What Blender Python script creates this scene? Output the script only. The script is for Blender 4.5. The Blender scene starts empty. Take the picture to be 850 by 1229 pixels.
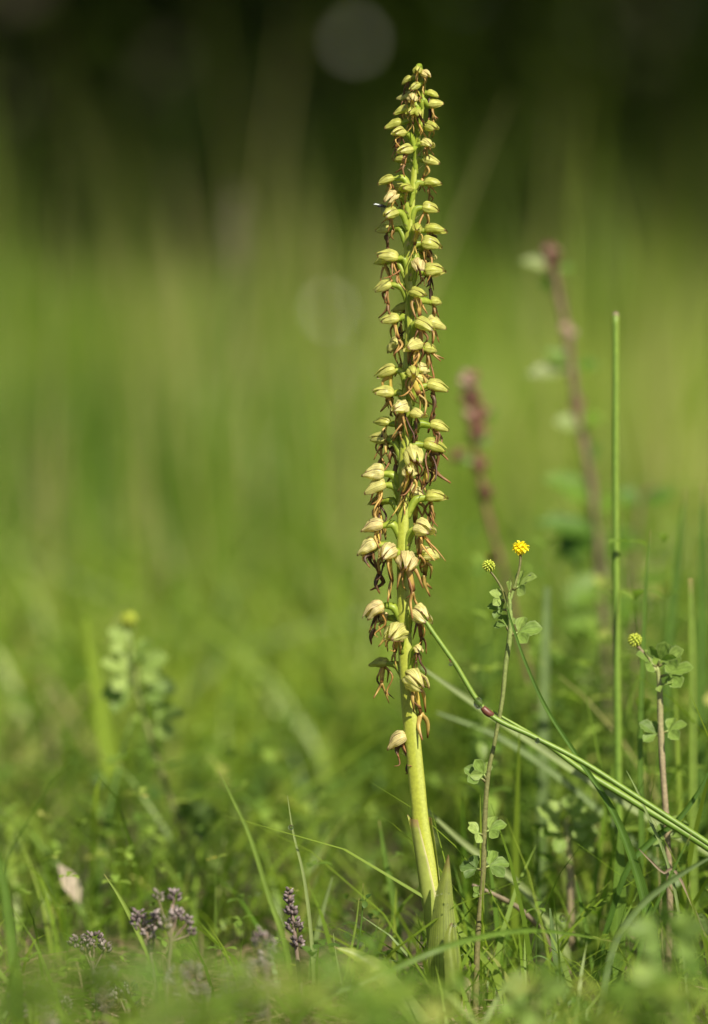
import bpy, math, random
import numpy as np
from mathutils import Vector, Matrix, noise as mnoise

R = math.radians
random.seed(7)
rng = np.random.default_rng(11)
C = bpy.context.scene.collection
sc = bpy.context.scene

# ------------------------------------------------------------------ camera
CAM_H = 0.305                      # low tripod, 30 cm above the turf
LENS, SENS = 144.0, 36.0
FPX = 1229.0 * LENS / SENS         # focal length in photograph pixels
HORIZON = 250.0
PITCH = math.atan((614.5 - HORIZON) / FPX)
FOCUS = 1.5
cam_d = bpy.data.cameras.new('camera')
cam = bpy.data.objects.new('camera', cam_d)
C.objects.link(cam)
cam.location = (0, 0, CAM_H)
cam.rotation_euler = (math.pi / 2 - PITCH, 0, 0)
cam_d.sensor_fit = 'VERTICAL'
cam_d.sensor_height = SENS
cam_d.sensor_width = 24.9
cam_d.lens = LENS
cam_d.clip_start = 0.02
cam_d.clip_end = 800
cam_d.dof.use_dof = True
cam_d.dof.focus_distance = FOCUS
cam_d.dof.aperture_fstop = 4.3
cam_d.dof.aperture_blades = 0
sc.camera = cam

# ------------------------------------------------------------------ sky, sun, exposure
SUN_EL, SUN_AZ = 46.0, 154.0       # azimuth clockwise from +Y (view direction): behind the camera, to the right
w = bpy.data.worlds.new('World')
sc.world = w
w.use_nodes = True
nt = w.node_tree
bg = nt.nodes['Background']
sky = nt.nodes.new('ShaderNodeTexSky')
sky.sky_type = 'NISHITA'
sky.sun_disc = False
sky.sun_elevation = R(SUN_EL)
sky.sun_rotation = R(SUN_AZ)
sky.air_density = 1.0
sky.dust_density = 1.5
nt.links.new(sky.outputs[0], bg.inputs[0])
bg.inputs[1].default_value = 0.06
sun_d = bpy.data.lights.new('sun', 'SUN')
sun_d.energy = 5.0
sun_d.angle = R(0.53)
sun_d.color = (1.0, 0.92, 0.76)
sun = bpy.data.objects.new('sun', sun_d)
C.objects.link(sun)
sdir = Vector((math.sin(R(SUN_AZ)) * math.cos(R(SUN_EL)), math.cos(R(SUN_AZ)) * math.cos(R(SUN_EL)), math.sin(R(SUN_EL))))
sun.rotation_euler = sdir.to_track_quat('Z', 'Y').to_euler()
sun.location = (3, -4, 6)
sc.view_settings.view_transform = 'Standard'
sc.view_settings.look = 'None'
sc.view_settings.exposure = 0.80
sc.view_settings.gamma = 1.0
sc.cycles.use_denoising = True
sc.cycles.max_bounces = 10
sc.cycles.transmission_bounces = 6
sc.cycles.sample_clamp_indirect = 4.0

FW = Vector((0, math.cos(PITCH), -math.sin(PITCH)))
UP = Vector((0, math.sin(PITCH), math.cos(PITCH)))
RT = Vector((1, 0, 0))
CAMP = Vector((0, 0, CAM_H))


def at(px, py, d=FOCUS):
    """Point of the place seen at photograph pixel (px, py), d metres in front of the camera."""
    return CAMP + d * (FW + (px - 425.0) / FPX * RT + (614.5 - py) / FPX * UP)


def mpp(d=FOCUS):
    return d / FPX


def gz(x, y):
    """Height of the ground."""
    v = 0.010 * mnoise.noise(Vector((x * 2.3, y * 2.3, 1.7))) + 0.03 * mnoise.noise(Vector((x * 0.35, y * 0.35, 4.0)))
    k = min(1.0, math.hypot(x, y - 1.5) / 1.0)
    return v * k


# ------------------------------------------------------------------ mesh helpers
class MB:
    def __init__(self):
        self.v, self.f, self.m = [], [], []
        self.t, self.e, self.r = [], [], []

    def add(self, verts, faces, t=None, e=None, r=0.5, mat=0):
        o = len(self.v)
        n = len(verts)
        self.v += [tuple(p) for p in verts]
        self.f += [tuple(i + o for i in q) for q in faces]
        self.m += [mat] * len(faces)
        self.t += list(t) if t is not None else [0.5] * n
        self.e += list(e) if e is not None else [0.0] * n
        self.r += [r] * n

    def mesh(self, name, mats, org=Vector((0, 0, 0)), smooth=True):
        me = bpy.data.meshes.new(name)
        me.from_pydata([(a - org.x, b - org.y, c - org.z) for a, b, c in self.v], [], self.f)
        for nm, arr in (('t', self.t), ('e', self.e), ('r', self.r)):
            at_ = me.attributes.new(nm, 'FLOAT', 'POINT')
            at_.data.foreach_set('value', np.array(arr, dtype=np.float32))
        for m in (mats if isinstance(mats, (list, tuple)) else [mats]):
            me.materials.append(m)
        me.polygons.foreach_set('material_index', np.array(self.m, dtype=np.int32))
        if smooth:
            me.polygons.foreach_set('use_smooth', np.ones(len(self.f), dtype=bool))
        me.update()
        return me

    def build(self, name, mats, parent=None, org=None, smooth=True):
        if org is None:
            org = wloc(parent) if parent else Vector((0, 0, 0))
        o = bpy.data.objects.new(name, self.mesh(name, mats, org, smooth))
        C.objects.link(o)
        if parent:
            o.parent = parent
            o.location = org - wloc(parent)
        else:
            o.location = org
        o['wl'] = list(org)
        return o


def wloc(o):
    return Vector(o['wl'])


def tag(o, label=None, cat=None, group=None, kind=None):
    for k, v in (('label', label), ('category', cat), ('group', group), ('kind', kind)):
        if v:
            o[k] = v
    return o


def empty(name, loc):
    o = bpy.data.objects.new(name, None)
    C.objects.link(o)
    o.empty_display_size = 0.01
    o.location = loc
    o['wl'] = list(loc)
    return o


def spline(pts, n):
    """Catmull-Rom through pts (tuples of any length), n samples."""
    P = np.array([list(p) for p in pts], dtype=float)
    if len(P) == 2:
        s = np.linspace(0, 1, n)[:, None]
        return P[0] * (1 - s) + P[1] * s
    P = np.vstack([2 * P[0] - P[1], P, 2 * P[-1] - P[-2]])
    out = []
    m = len(P) - 3
    for i in range(n):
        u = i / (n - 1) * m
        k = min(int(u), m - 1)
        s = u - k
        a, b, c, d = P[k], P[k + 1], P[k + 2], P[k + 3]
        out.append(0.5 * (2 * b + (c - a) * s + (2 * a - 5 * b + 4 * c - d) * s * s + (3 * b - a - 3 * c + d) * s ** 3))
    return np.array(out)


def frames(P, hint=None):
    n = len(P)
    T = [Vector(P[min(i + 1, n - 1)] - P[max(i - 1, 0)]).normalized() for i in range(n)]
    h = Vector(hint) if hint is not None else Vector((0.13, -1, 0.21))
    N = []
    for i in range(n):
        q = h - T[i] * h.dot(T[i])
        if q.length < 1e-6:
            q = T[i].orthogonal()
        q.normalize()
        h = q
        N.append(q)
    return T, N


def add_tube(mb, pts, rad, n=10, seg=8, flat=1.0, r=0.5, mat=0, ridge=0.0, hint=None, nub=0.0, cap=True):
    """Tapered tube; pts 3-D, rad a list (interpolated), flat squashes it along its normal."""
    P = spline(pts, n)
    rr = np.interp(np.linspace(0, 1, n), np.linspace(0, 1, len(rad)), rad)
    T, N = frames(P, hint)
    V, F, t, e = [], [], [], []
    for i in range(n):
        B = T[i].cross(N[i])
        for k in range(seg):
            a = 2 * math.pi * k / seg
            q = rr[i] * (1 + ridge * math.cos(3 * a))
            if nub:
                q *= 1 + nub * mnoise.noise(Vector((i * 0.9 + r * 37, k * 1.3, r * 11)))
            V.append(Vector(P[i]) + B * math.cos(a) * q + N[i] * math.sin(a) * q * flat)
            t.append(i / (n - 1))
            e.append(0.5 + 0.5 * math.cos(3 * a))
    for i in range(n - 1):
        for k in range(seg):
            k2 = (k + 1) % seg
            F.append((i * seg + k, i * seg + k2, (i + 1) * seg + k2, (i + 1) * seg + k))
    if cap:
        F.append(tuple(range(seg))[::-1])
        F.append(tuple((n - 1) * seg + k for k in range(seg)))
    mb.add(V, F, t, e, r, mat)


def add_blade(mb, pts, wid, n=16, fold=0.25, normal=None, twist=0.0, r=0.5, mat=0, thick=0.0):
    """Grass blade or strap leaf: a folded ribbon, five vertices across."""
    P = spline(pts, n)
    ww = np.interp(np.linspace(0, 1, n), np.linspace(0, 1, len(wid)), wid)
    T, N = frames(P, normal)
    V, F, t, e = [], [], [], []
    for i in range(n):
        B = T[i].cross(N[i]).normalized()
        a = twist * i / (n - 1)
        Bq = B * math.cos(a) + N[i] * math.sin(a)
        Nq = N[i] * math.cos(a) - B * math.sin(a)
        for k in range(5):
            s = (k - 2) / 2
            V.append(Vector(P[i]) + Bq * s * ww[i] * 0.5 + Nq * abs(s) ** 1.5 * fold * ww[i])
            t.append(i / (n - 1))
            e.append(abs(s))
    for i in range(n - 1):
        for k in range(4):
            F.append((i * 5 + k, i * 5 + k + 1, (i + 1) * 5 + k + 1, (i + 1) * 5 + k))
    mb.add(V, F, t, e, r, mat)


def add_leaf(mb, base, direc, up, L, W, n=8, fold=0.25, curl=0.2, obov=0.65, r=0.5, mat=0, tooth=0.0):
    """A leaflet from base along direc; up is roughly its upper side; obov shifts the widest part."""
    x = Vector(direc).normalized()
    z = Vector(up) - x * Vector(up).dot(x)
    z = z.normalized() if z.length > 1e-6 else x.orthogonal().normalized()
    y = z.cross(x)
    V, F, t, e = [], [], [], []
    m = 7
    a, b = 2.2 * obov, 2.2 * (1 - obov)
    pk = (a / (a + b)) ** a * (b / (a + b)) ** b
    for i in range(n):
        u = i / (n - 1)
        wv = W * 0.5 * ((max(u, 0.004) ** a) * (max(1 - u, 0.003) ** b) / pk)
        for k in range(m):
            s = (k - 3) / 3
            wob = 1 + (tooth * (1 if i % 2 else -1) if abs(s) > 0.9 and u > 0.5 else 0)
            V.append(Vector(base) + x * (L * u) + y * (s * wv * wob) +
                     z * (fold * wv * abs(s) ** 1.3 - curl * L * u * u + 0.02 * L * math.sin(u * 14 + abs(s) * 4)))
            t.append(u)
            e.append(abs(s))
    for i in range(n - 1):
        for k in range(m - 1):
            F.append((i * m + k, i * m + k + 1, (i + 1) * m + k + 1, (i + 1) * m + k))
    mb.add(V, F, t, e, r, mat)


def add_blob(mb, c, ax, rx, rz, seg=7, rings=5, r=0.5, mat=0, lump=0.12):
    """A small bud or bead: an ellipsoid with its long axis (rz) along ax, made uneven."""
    ax = Vector(ax).normalized()
    u = ax.orthogonal().normalized()
    v = ax.cross(u)
    V, F, t, e = [], [], [], []
    for i in range(rings + 1):
        th = math.pi * i / rings
        for k in range(seg):
            a = 2 * math.pi * k / seg
            q = 1 + lump * mnoise.noise(Vector((math.cos(a) * 2 + r * 17, math.sin(a) * 2, th * 2)))
            V.append(Vector(c) + (u * math.cos(a) + v * math.sin(a)) * math.sin(th) * rx * q + ax * (-math.cos(th)) * rz * q)
            t.append(i / rings)
            e.append(0.0)
    for i in range(rings):
        for k in range(seg):
            k2 = (k + 1) % seg
            F.append((i * seg + k, i * seg + k2, (i + 1) * seg + k2, (i + 1) * seg + k))
    mb.add(V, F, t, e, r, mat)


# ------------------------------------------------------------------ materials
def plant_mat(name, stops, by='r', transl=0.3, rough=0.5, spec=0.35, nscale=400.0, namt=0.25, bump=0.0,
              edge=None, edge_pos=0.85, stripe=0.0, stripe_n=30.0, tip=None, tip_pos=0.85, base=None, base_pos=0.1, ridge=None, sheen_tint=None):
    m = bpy.data.materials.new(name)
    m.use_nodes = True
    t = m.node_tree
    t.nodes.clear()
    N, Lk = t.nodes.new, t.links.new
    out = N('ShaderNodeOutputMaterial')
    p = N('ShaderNodeBsdfPrincipled')
    p.inputs['Roughness'].default_value = rough
    p.inputs['Specular IOR Level'].default_value = spec
    a = N('ShaderNodeAttribute')
    a.attribute_name = by
    ramp = N('ShaderNodeValToRGB')
    el = ramp.color_ramp.elements
    while len(el) < len(stops):
        el.new(0.5)
    for q, (pos, col) in zip(el, stops):
        q.position = pos
        q.color = (*col, 1)
    Lk(a.outputs['Fac'], ramp.inputs[0])
    col = ramp.outputs[0]

    def attr_mask(nm, lo, hi):
        b = N('ShaderNodeAttribute')
        b.attribute_name = nm
        mr = N('ShaderNodeMapRange')
        mr.inputs[1].default_value = lo
        mr.inputs[2].default_value = hi
        Lk(b.outputs['Fac'], mr.inputs[0])
        return mr.outputs[0]

    def mixc(fac, c1, c2col, mode='MIX'):
        x = N('ShaderNodeMix')
        x.data_type = 'RGBA'
        x.blend_type = mode
        if isinstance(fac, float):
            x.inputs[0].default_value = fac
        else:
            Lk(fac, x.inputs[0])
        Lk(c1, x.inputs[6])
        if isinstance(c2col, tuple):
            x.inputs[7].default_value = (*c2col, 1)
        else:
            Lk(c2col, x.inputs[7])
        return x.outputs[2]
    if ridge:
        col = mixc(attr_mask('e', 0.35, 1.0), col, ridge)
    if edge:
        col = mixc(attr_mask('e', edge_pos, min(edge_pos + 0.16, 1.0)), col, edge)
    if base:
        col = mixc(attr_mask('t', base_pos * 1.8, base_pos * 0.4), col, base)
    if tip:
        col = mixc(attr_mask('t', tip_pos, min(1.0, tip_pos + 0.12)), col, tip)
    if stripe:
        b = N('ShaderNodeAttribute')
        b.attribute_name = 'e'
        mu = N('ShaderNodeMath')
        mu.operation = 'MULTIPLY'
        mu.inputs[1].default_value = stripe_n
        Lk(b.outputs['Fac'], mu.inputs[0])
        si = N('ShaderNodeMath')
        si.operation = 'SINE'
        Lk(mu.outputs[0], si.inputs[0])
        mr = N('ShaderNodeMapRange')
        mr.inputs[1].default_value = -1
        mr.inputs[3].default_value = 1 - stripe
        mr.inputs[4].default_value = 1 + stripe * 0.4
        Lk(si.outputs[0], mr.inputs[0])
        col = mixc(1.0, col, mr.outputs[0], 'MULTIPLY')
    geo = N('ShaderNodeTexCoord')
    nz = N('ShaderNodeTexNoise')
    nz.inputs['Scale'].default_value = nscale
    nz.inputs['Detail'].default_value = 3
    Lk(geo.outputs['Object'], nz.inputs['Vector'])
    mr = N('ShaderNodeMapRange')
    mr.inputs[1].default_value = 0.25
    mr.inputs[2].default_value = 0.75
    mr.inputs[3].default_value = 1 - namt
    mr.inputs[4].default_value = 1 + namt
    Lk(nz.outputs['Fac'], mr.inputs[0])
    col = mixc(1.0, col, mr.outputs[0], 'MULTIPLY')
    Lk(col, p.inputs['Base Color'])
    if bump:
        bp = N('ShaderNodeBump')
        bp.inputs['Strength'].default_value = bump
        bp.inputs['Distance'].default_value = 0.0004
        Lk(nz.outputs['Fac'], bp.inputs['Height'])
        Lk(bp.outputs[0], p.inputs['Normal'])
    if transl > 0:
        tr = N('ShaderNodeBsdfTranslucent')
        warm = mixc(0.5, col, (0.9, 1.0, 0.25), 'MULTIPLY')
        br = mixc(1.0, warm, (1.7, 1.7, 1.7), 'MULTIPLY')
        Lk(br, tr.inputs['Color'])
        mx = N('ShaderNodeMixShader')
        mx.inputs[0].default_value = transl
        Lk(p.outputs[0], mx.inputs[1])
        Lk(tr.outputs[0], mx.inputs[2])
        Lk(mx.outputs[0], out.inputs[0])
    else:
        Lk(p.outputs[0], out.inputs[0])
    return m


M = {}
M['stem'] = plant_mat('orchid_stem', [(0, (.31, .36, .035)), (1, (.40, .43, .06))], by='t', transl=0.22, rough=.42, nscale=900, namt=.16, bump=.25, ridge=(.42, .46, .10))
M['ovary'] = plant_mat('orchid_ovary', [(0, (.27, .35, .035)), (1, (.38, .43, .07))], transl=.35, rough=.42, nscale=700, namt=.2, ridge=(.20, .28, .025))
M['bract'] = plant_mat('orchid_bract', [(0, (.40, .40, .20)), (1, (.46, .36, .24))], transl=.3, rough=.5, namt=.25)
M['hood'] = plant_mat('orchid_hood', [(0, (.39, .41, .075)), (.35, (.52, .51, .15)), (.7, (.64, .58, .26)), (1, (.60, .50, .24))], transl=.44, rough=.42, spec=.45, nscale=3.2, namt=.28, edge=(.15, .06, .035), edge_pos=.83, stripe=.24, stripe_n=26, bump=.3)
M['lip'] = plant_mat('orchid_lip', [(0, (.05, .028, .016)), (.3, (.20, .105, .04)), (.6, (.34, .21, .06)), (.82, (.44, .32, .08)), (1, (.55, .45, .06))], transl=.2, rough=.45, nscale=5, namt=.4, tip=(.24, .11, .035), tip_pos=.75)
M['lip_thread'] = plant_mat('orchid_thread', [(0, (.05, .022, .014)), (.4, (.24, .11, .035)), (1, (.52, .34, .08))], transl=.15, rough=.5, nscale=600, namt=.3)
M['sheath'] = plant_mat('orchid_sheath', [(0, (.26, .34, .06)), (1, (.40, .43, .11))], by='t', transl=.35, rough=.5, nscale=350, namt=.15, edge=(.60, .52, .36), edge_pos=.90, tip=(.40, .26, .14), tip_pos=.90)
M['broad'] = plant_mat('orchid_leaf', [(0, (.17, .24, .055)), (1, (.21, .24, .04))], by='t', transl=.42, rough=.38, spec=.5, nscale=260, namt=.2, stripe=.28, stripe_n=34, tip=(.16, .10, .03), tip_pos=.9, bump=.2)
M['broad_lime'] = plant_mat('broad_leaf', [(0, (.17, .23, .07)), (1, (.28, .34, .06))], by='t', transl=.35, rough=.42, nscale=260, namt=.2, stripe=.3, stripe_n=34, tip=(.14, .06, .03), tip_pos=.94)
M['grass'] = plant_mat('grass_green', [(0, (.055, .12, .018)), (.5, (.10, .18, .025)), (1, (.19, .27, .045))], transl=.38, rough=.42, nscale=150, namt=.18, stripe=.22, stripe_n=24, tip=(.26, .24, .08), tip_pos=.93)
M['grass_pale'] = plant_mat('grass_pale', [(0, (.09, .145, .05)), (.5, (.15, .215, .07)), (1, (.24, .28, .10))], transl=.3, rough=.5, nscale=150, namt=.18, stripe=.2, stripe_n=24)
M['lime'] = plant_mat('lime_blade', [(0, (.22, .32, .03)), (1, (.30, .40, .05))], transl=.5, rough=.45, nscale=150, namt=.15, stripe=.15, stripe_n=20)
M['culm'] = plant_mat('grass_stalk', [(0, (.12, .20, .025)), (1, (.18, .26, .035))], by='t', transl=.12, rough=.45, spec=.4, nscale=500, namt=.15, ridge=(.09, .18, .02))
M['node'] = plant_mat('stalk_node', [(0, (.09, .028, .02)), (1, (.13, .05, .028))], transl=.0, rough=.4, nscale=700, namt=.3)
M['medstem'] = plant_mat('medick_stem', [(0, (.14, .115, .05)), (.5, (.15, .16, .05)), (1, (.20, .28, .07))], by='t', transl=.1, rough=.6, nscale=900, namt=.3, bump=.4)
M['medstem_pink'] = plant_mat('medick_stem_pink', [(0, (.17, .13, .07)), (.6, (.27, .22, .13)), (1, (.24, .28, .09))], by='t', transl=.1, rough=.6, nscale=700, namt=.3, bump=.3)
M['medleaf'] = plant_mat('medick_leaf', [(0, (.09, .15, .035)), (.5, (.17, .26, .05)), (1, (.28, .37, .10))], transl=.35, rough=.55, spec=.25, nscale=450, namt=.2, edge=(.20, .26, .10), edge_pos=.84, stripe=.16, stripe_n=16)
M['yellow'] = plant_mat('medick_yellow', [(0, (.78, .62, .012)), (1, (.88, .76, .03))], transl=.3, rough=.5, nscale=500, namt=.2)
M['greenhead'] = plant_mat('medick_unripe', [(0, (.20, .32, .03)), (1, (.52, .55, .07))], by='t', transl=.2, rough=.5, nscale=500, namt=.2)
M['thyme'] = plant_mat('thyme_calyx', [(0, (.09, .065, .065)), (.5, (.17, .13, .13)), (1, (.30, .25, .245))], transl=.1, rough=.7, nscale=600, namt=.35)
M['thyme_stem'] = plant_mat('thyme_stem', [(0, (.12, .085, .06)), (1, (.19, .14, .11))], by='t', transl=0, rough=.7, nscale=600, namt=.3)
M['redstem'] = plant_mat('red_stem', [(0, (.10, .075, .04)), (.6, (.12, .055, .032)), (1, (.11, .045, .03))], by='t', transl=0, rough=.6, nscale=200, namt=.3)
M['brownstem'] = plant_mat('brown_stem', [(0, (.10, .09, .045)), (.6, (.13, .09, .052)), (1, (.12, .07, .045))], by='t', transl=0, rough=.6, nscale=200, namt=.3)
M['redbud'] = plant_mat('red_bud', [(0, (.09, .035, .022)), (.6, (.15, .065, .042)), (1, (.32, .23, .17))], transl=.1, rough=.6, nscale=300, namt=.3)
M['darkleaf'] = plant_mat('herb_leaf', [(0, (.055, .125, .012)), (.6, (.13, .22, .022)), (1, (.24, .28, .12))], transl=.35, rough=.5, nscale=200, namt=.2)
M['straw'] = plant_mat('dry_straw', [(0, (.15, .105, .06)), (1, (.31, .26, .19))], transl=.2, rough=.7, nscale=200, namt=.3)
M['petal'] = plant_mat('white_petal', [(0, (.70, .70, .66)), (1, (.82, .82, .78))], transl=.2, rough=.6, nscale=300, namt=.05)
M['meadow'] = plant_mat('meadow_grass', [(0, (.075, .15, .014)), (.45, (.155, .24, .022)), (.8, (.24, .32, .040)), (.9, (.30, .31, .09)), (1, (.37, .32, .16))], transl=.45, rough=.45, nscale=3.0, namt=.3)
M['cover'] = plant_mat('ground_cover', [(0, (.05, .10, .018)), (.45, (.115, .195, .03)), (.85, (.21, .30, .05)), (1, (.32, .33, .09))], transl=.38, rough=.48, nscale=60.0, namt=.25)
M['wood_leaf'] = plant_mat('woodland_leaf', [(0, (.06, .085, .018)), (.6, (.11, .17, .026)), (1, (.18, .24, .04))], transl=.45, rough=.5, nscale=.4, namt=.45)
M['bark'] = plant_mat('bark', [(0, (.035, .03, .02)), (1, (.06, .05, .035))], transl=0, rough=.9, nscale=3, namt=.4)
M['litter'] = plant_mat('dead_thatch', [(0, (.10, .065, .04)), (.6, (.17, .12, .07)), (1, (.28, .21, .13))], transl=.15, rough=.8, nscale=120, namt=.3)
M['gnat'] = plant_mat('gnat_body', [(0, (.02, .02, .025)), (1, (.05, .05, .06))], transl=0, rough=.4, nscale=900, namt=.2)
M['gnat_wing'] = plant_mat('gnat_wing', [(0, (.55, .6, .65)), (1, (.7, .75, .8))], transl=.4, rough=.2, spec=.8, nscale=900, namt=.1)

md = bpy.data.materials.new('dew')
md.use_nodes = True
pb = md.node_tree.nodes['Principled BSDF']
pb.inputs['Base Color'].default_value = (1, 1, 1, 1)
pb.inputs['Transmission Weight'].default_value = 1.0
pb.inputs['IOR'].default_value = 1.33
pb.inputs['Roughness'].default_value = 0.03
M['dew'] = md

mg = bpy.data.materials.new('soil')
mg.use_nodes = True
tn = mg.node_tree
pg = tn.nodes['Principled BSDF']
pg.inputs['Roughness'].default_value = .95
tc = tn.nodes.new('ShaderNodeTexCoord')
n1 = tn.nodes.new('ShaderNodeTexNoise'); n1.inputs['Scale'].default_value = 1.2; n1.inputs['Detail'].default_value = 8
n2 = tn.nodes.new('ShaderNodeTexNoise'); n2.inputs['Scale'].default_value = 90; n2.inputs['Detail'].default_value = 4
r1 = tn.nodes.new('ShaderNodeValToRGB')
r1.color_ramp.elements[0].position = .35; r1.color_ramp.elements[0].color = (.05, .042, .022, 1)
r1.color_ramp.elements[1].position = .65; r1.color_ramp.elements[1].color = (.075, .085, .022, 1)
r2 = tn.nodes.new('ShaderNodeValToRGB')
r2.color_ramp.elements[0].position = .3; r2.color_ramp.elements[0].color = (.45, .40, .36, 1)
r2.color_ramp.elements[1].position = .7; r2.color_ramp.elements[1].color = (1.1, 1.1, 1.1, 1)
mm = tn.nodes.new('ShaderNodeMix'); mm.data_type = 'RGBA'; mm.blend_type = 'MULTIPLY'; mm.inputs[0].default_value = 1
tn.links.new(tc.outputs['Object'], n1.inputs['Vector']); tn.links.new(tc.outputs['Object'], n2.inputs['Vector'])
tn.links.new(n1.outputs['Fac'], r1.inputs[0]); tn.links.new(n2.outputs['Fac'], r2.inputs[0])
tn.links.new(r1.outputs[0], mm.inputs[6]); tn.links.new(r2.outputs[0], mm.inputs[7])
tn.links.new(mm.outputs[2], pg.inputs['Base Color'])
M['soil'] = mg

# ------------------------------------------------------------------ ground
xs = np.concatenate([[-300, -120, -50, -25, -12, -7, -4], np.linspace(-2.5, 2.5, 41), [4, 7, 12, 25, 50, 120, 300]])
ys = np.concatenate([[-60, -20, -8, -3, -1], np.linspace(0, 5, 41), np.linspace(5.6, 14, 15), [17, 20, 25, 32, 45, 70, 120, 250, 500]])
gm = MB()
gv = [(x, y, gz(x, y)) for y in ys for x in xs]
nx = len(xs)
gf = [(j * nx + i, j * nx + i + 1, (j + 1) * nx + i + 1, (j + 1) * nx + i) for j in range(len(ys) - 1) for i in range(nx - 1)]
gm.add(gv, gf)
tag(gm.build('ground', M['soil']), kind='structure')


# ------------------------------------------------------------------ stuff: vectorised blades and leaflets
def np_mesh(name, V, F, attrs, mat, smooth=True):
    me = bpy.data.meshes.new(name)
    nv, nf, k = len(V), len(F), F.shape[1]
    me.vertices.add(nv)
    me.vertices.foreach_set('co', V.astype(np.float32).ravel())
    me.loops.add(nf * k)
    me.loops.foreach_set('vertex_index', F.astype(np.int32).ravel())
    me.polygons.add(nf)
    me.polygons.foreach_set('loop_start', np.arange(0, nf * k, k, dtype=np.int32))
    if smooth:
        me.polygons.foreach_set('use_smooth', np.ones(nf, dtype=bool))
    for nm, arr in attrs.items():
        q = me.attributes.new(nm, 'FLOAT', 'POINT')
        q.data.foreach_set('value', arr.astype(np.float32).ravel())
    me.materials.append(mat)
    me.update(calc_edges=True)
    o = bpy.data.objects.new(name, me)
    C.objects.link(o)
    return o


def blades(base, h, lean, az, wid, r, seg=4, bend=1.8):
    """Curved tapering blades: base (N,3), h height, lean sideways reach, az lean direction."""
    N = len(base)
    u = np.linspace(0, 1, seg + 1)
    face = az + rng.normal(0, .9, N) + math.pi / 2
    V = np.zeros((N, seg + 1, 2, 3))
    for i, s in enumerate(u):
        off = lean * s ** bend
        c = base + np.stack([np.cos(az) * off, np.sin(az) * off, h * (s - 0.25 * (lean / np.maximum(h, 1e-4)).clip(0, 2) * s ** 3)], -1)
        ww = wid * 0.5 * (1 - s) ** 0.7 * (0.75 + 0.5 * min(1, s * 4)) + wid * 0.03
        side = np.stack([np.cos(face), np.sin(face), np.zeros(N)], -1)
        V[:, i, 0] = c - side * ww[:, None]
        V[:, i, 1] = c + side * ww[:, None]
    b = (np.arange(N) * (seg + 1) * 2)[:, None]
    q = np.array([[2 * i, 2 * i + 1, 2 * i + 3, 2 * i + 2] for i in range(seg)])
    F = (b[:, :, None] + q[None]).reshape(-1, 4)
    t = np.broadcast_to(u[None, :, None], (N, seg + 1, 2))
    e = np.broadcast_to(np.array([0.6, 0.0])[None, None, :], (N, seg + 1, 2))
    rr = np.broadcast_to(r[:, None, None], (N, seg + 1, 2))
    return V.reshape(-1, 3), F, {'t': t.ravel(), 'e': e.ravel(), 'r': rr.ravel()}


def leaflets(cen, az, tilt, L, W, r):
    """Small folded leaf faces (six vertices, four quads) at cen, pointing along az and tilted."""
    N = len(cen)
    x = np.stack([np.cos(az) * np.cos(tilt), np.sin(az) * np.cos(tilt), np.sin(tilt)], -1)
    y = np.stack([-np.sin(az), np.cos(az), np.zeros(N)], -1)
    z = np.cross(x, y)
    prof = [(0, .12, 0), (.35, .72, .03), (.68, 1.0, .0), (.92, .62, -.08), (1, .12, -.12)]
    V = np.zeros((N, len(prof), 3, 3))
    for i, (u, ws, dz) in enumerate(prof):
        for k, s in enumerate((-1, 0, 1)):
            V[:, i, k] = cen + x * (L * u)[:, None] + y * (s * ws * W * .5)[:, None] + z * (L * dz + abs(s) * .16 * W * ws)[:, None]
    q = np.array([[3 * i + k, 3 * i + k + 1, 3 * i + k + 4, 3 * i + k + 3] for i in range(len(prof) - 1) for k in (0, 1)])
    F = ((np.arange(N) * 15)[:, None, None] + q[None]).reshape(-1, 4)
    t = np.broadcast_to(np.array([p[0] for p in prof])[None, :, None], (N, 5, 3))
    e = np.broadcast_to(np.array([.7, 0, .7])[None, None, :], (N, 5, 3))
    rr = np.broadcast_to(r[:, None, None], (N, 5, 3))
    return V.reshape(-1, 3), F, {'t': t.ravel(), 'e': e.ravel(), 'r': rr.ravel()}


def merge(parts):
    Vs, Fs, A, o = [], [], {'t': [], 'e': [], 'r': []}, 0
    for V, F, a in parts:
        Vs.append(V); Fs.append(F + o); o += len(V)
        for k in A:
            A[k].append(a[k])
    return np.concatenate(Vs), np.concatenate(Fs), {k: np.concatenate(v) for k, v in A.items()}


def gzv(x, y):
    return np.array([gz(a, b) for a, b in zip(x, y)])


def patch(x, y, s, seed):
    return np.array([mnoise.noise(Vector((a * s, b * s, seed))) for a, b in zip(x, y)])


def field(n, y0, y1, half0, half1, power=1.0):
    y = y0 + (y1 - y0) * rng.random(n) ** power
    hw = half0 + (half1 - half0) * (y - y0) / (y1 - y0)
    x = (rng.random(n) * 2 - 1) * hw
    return x, y


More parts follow.
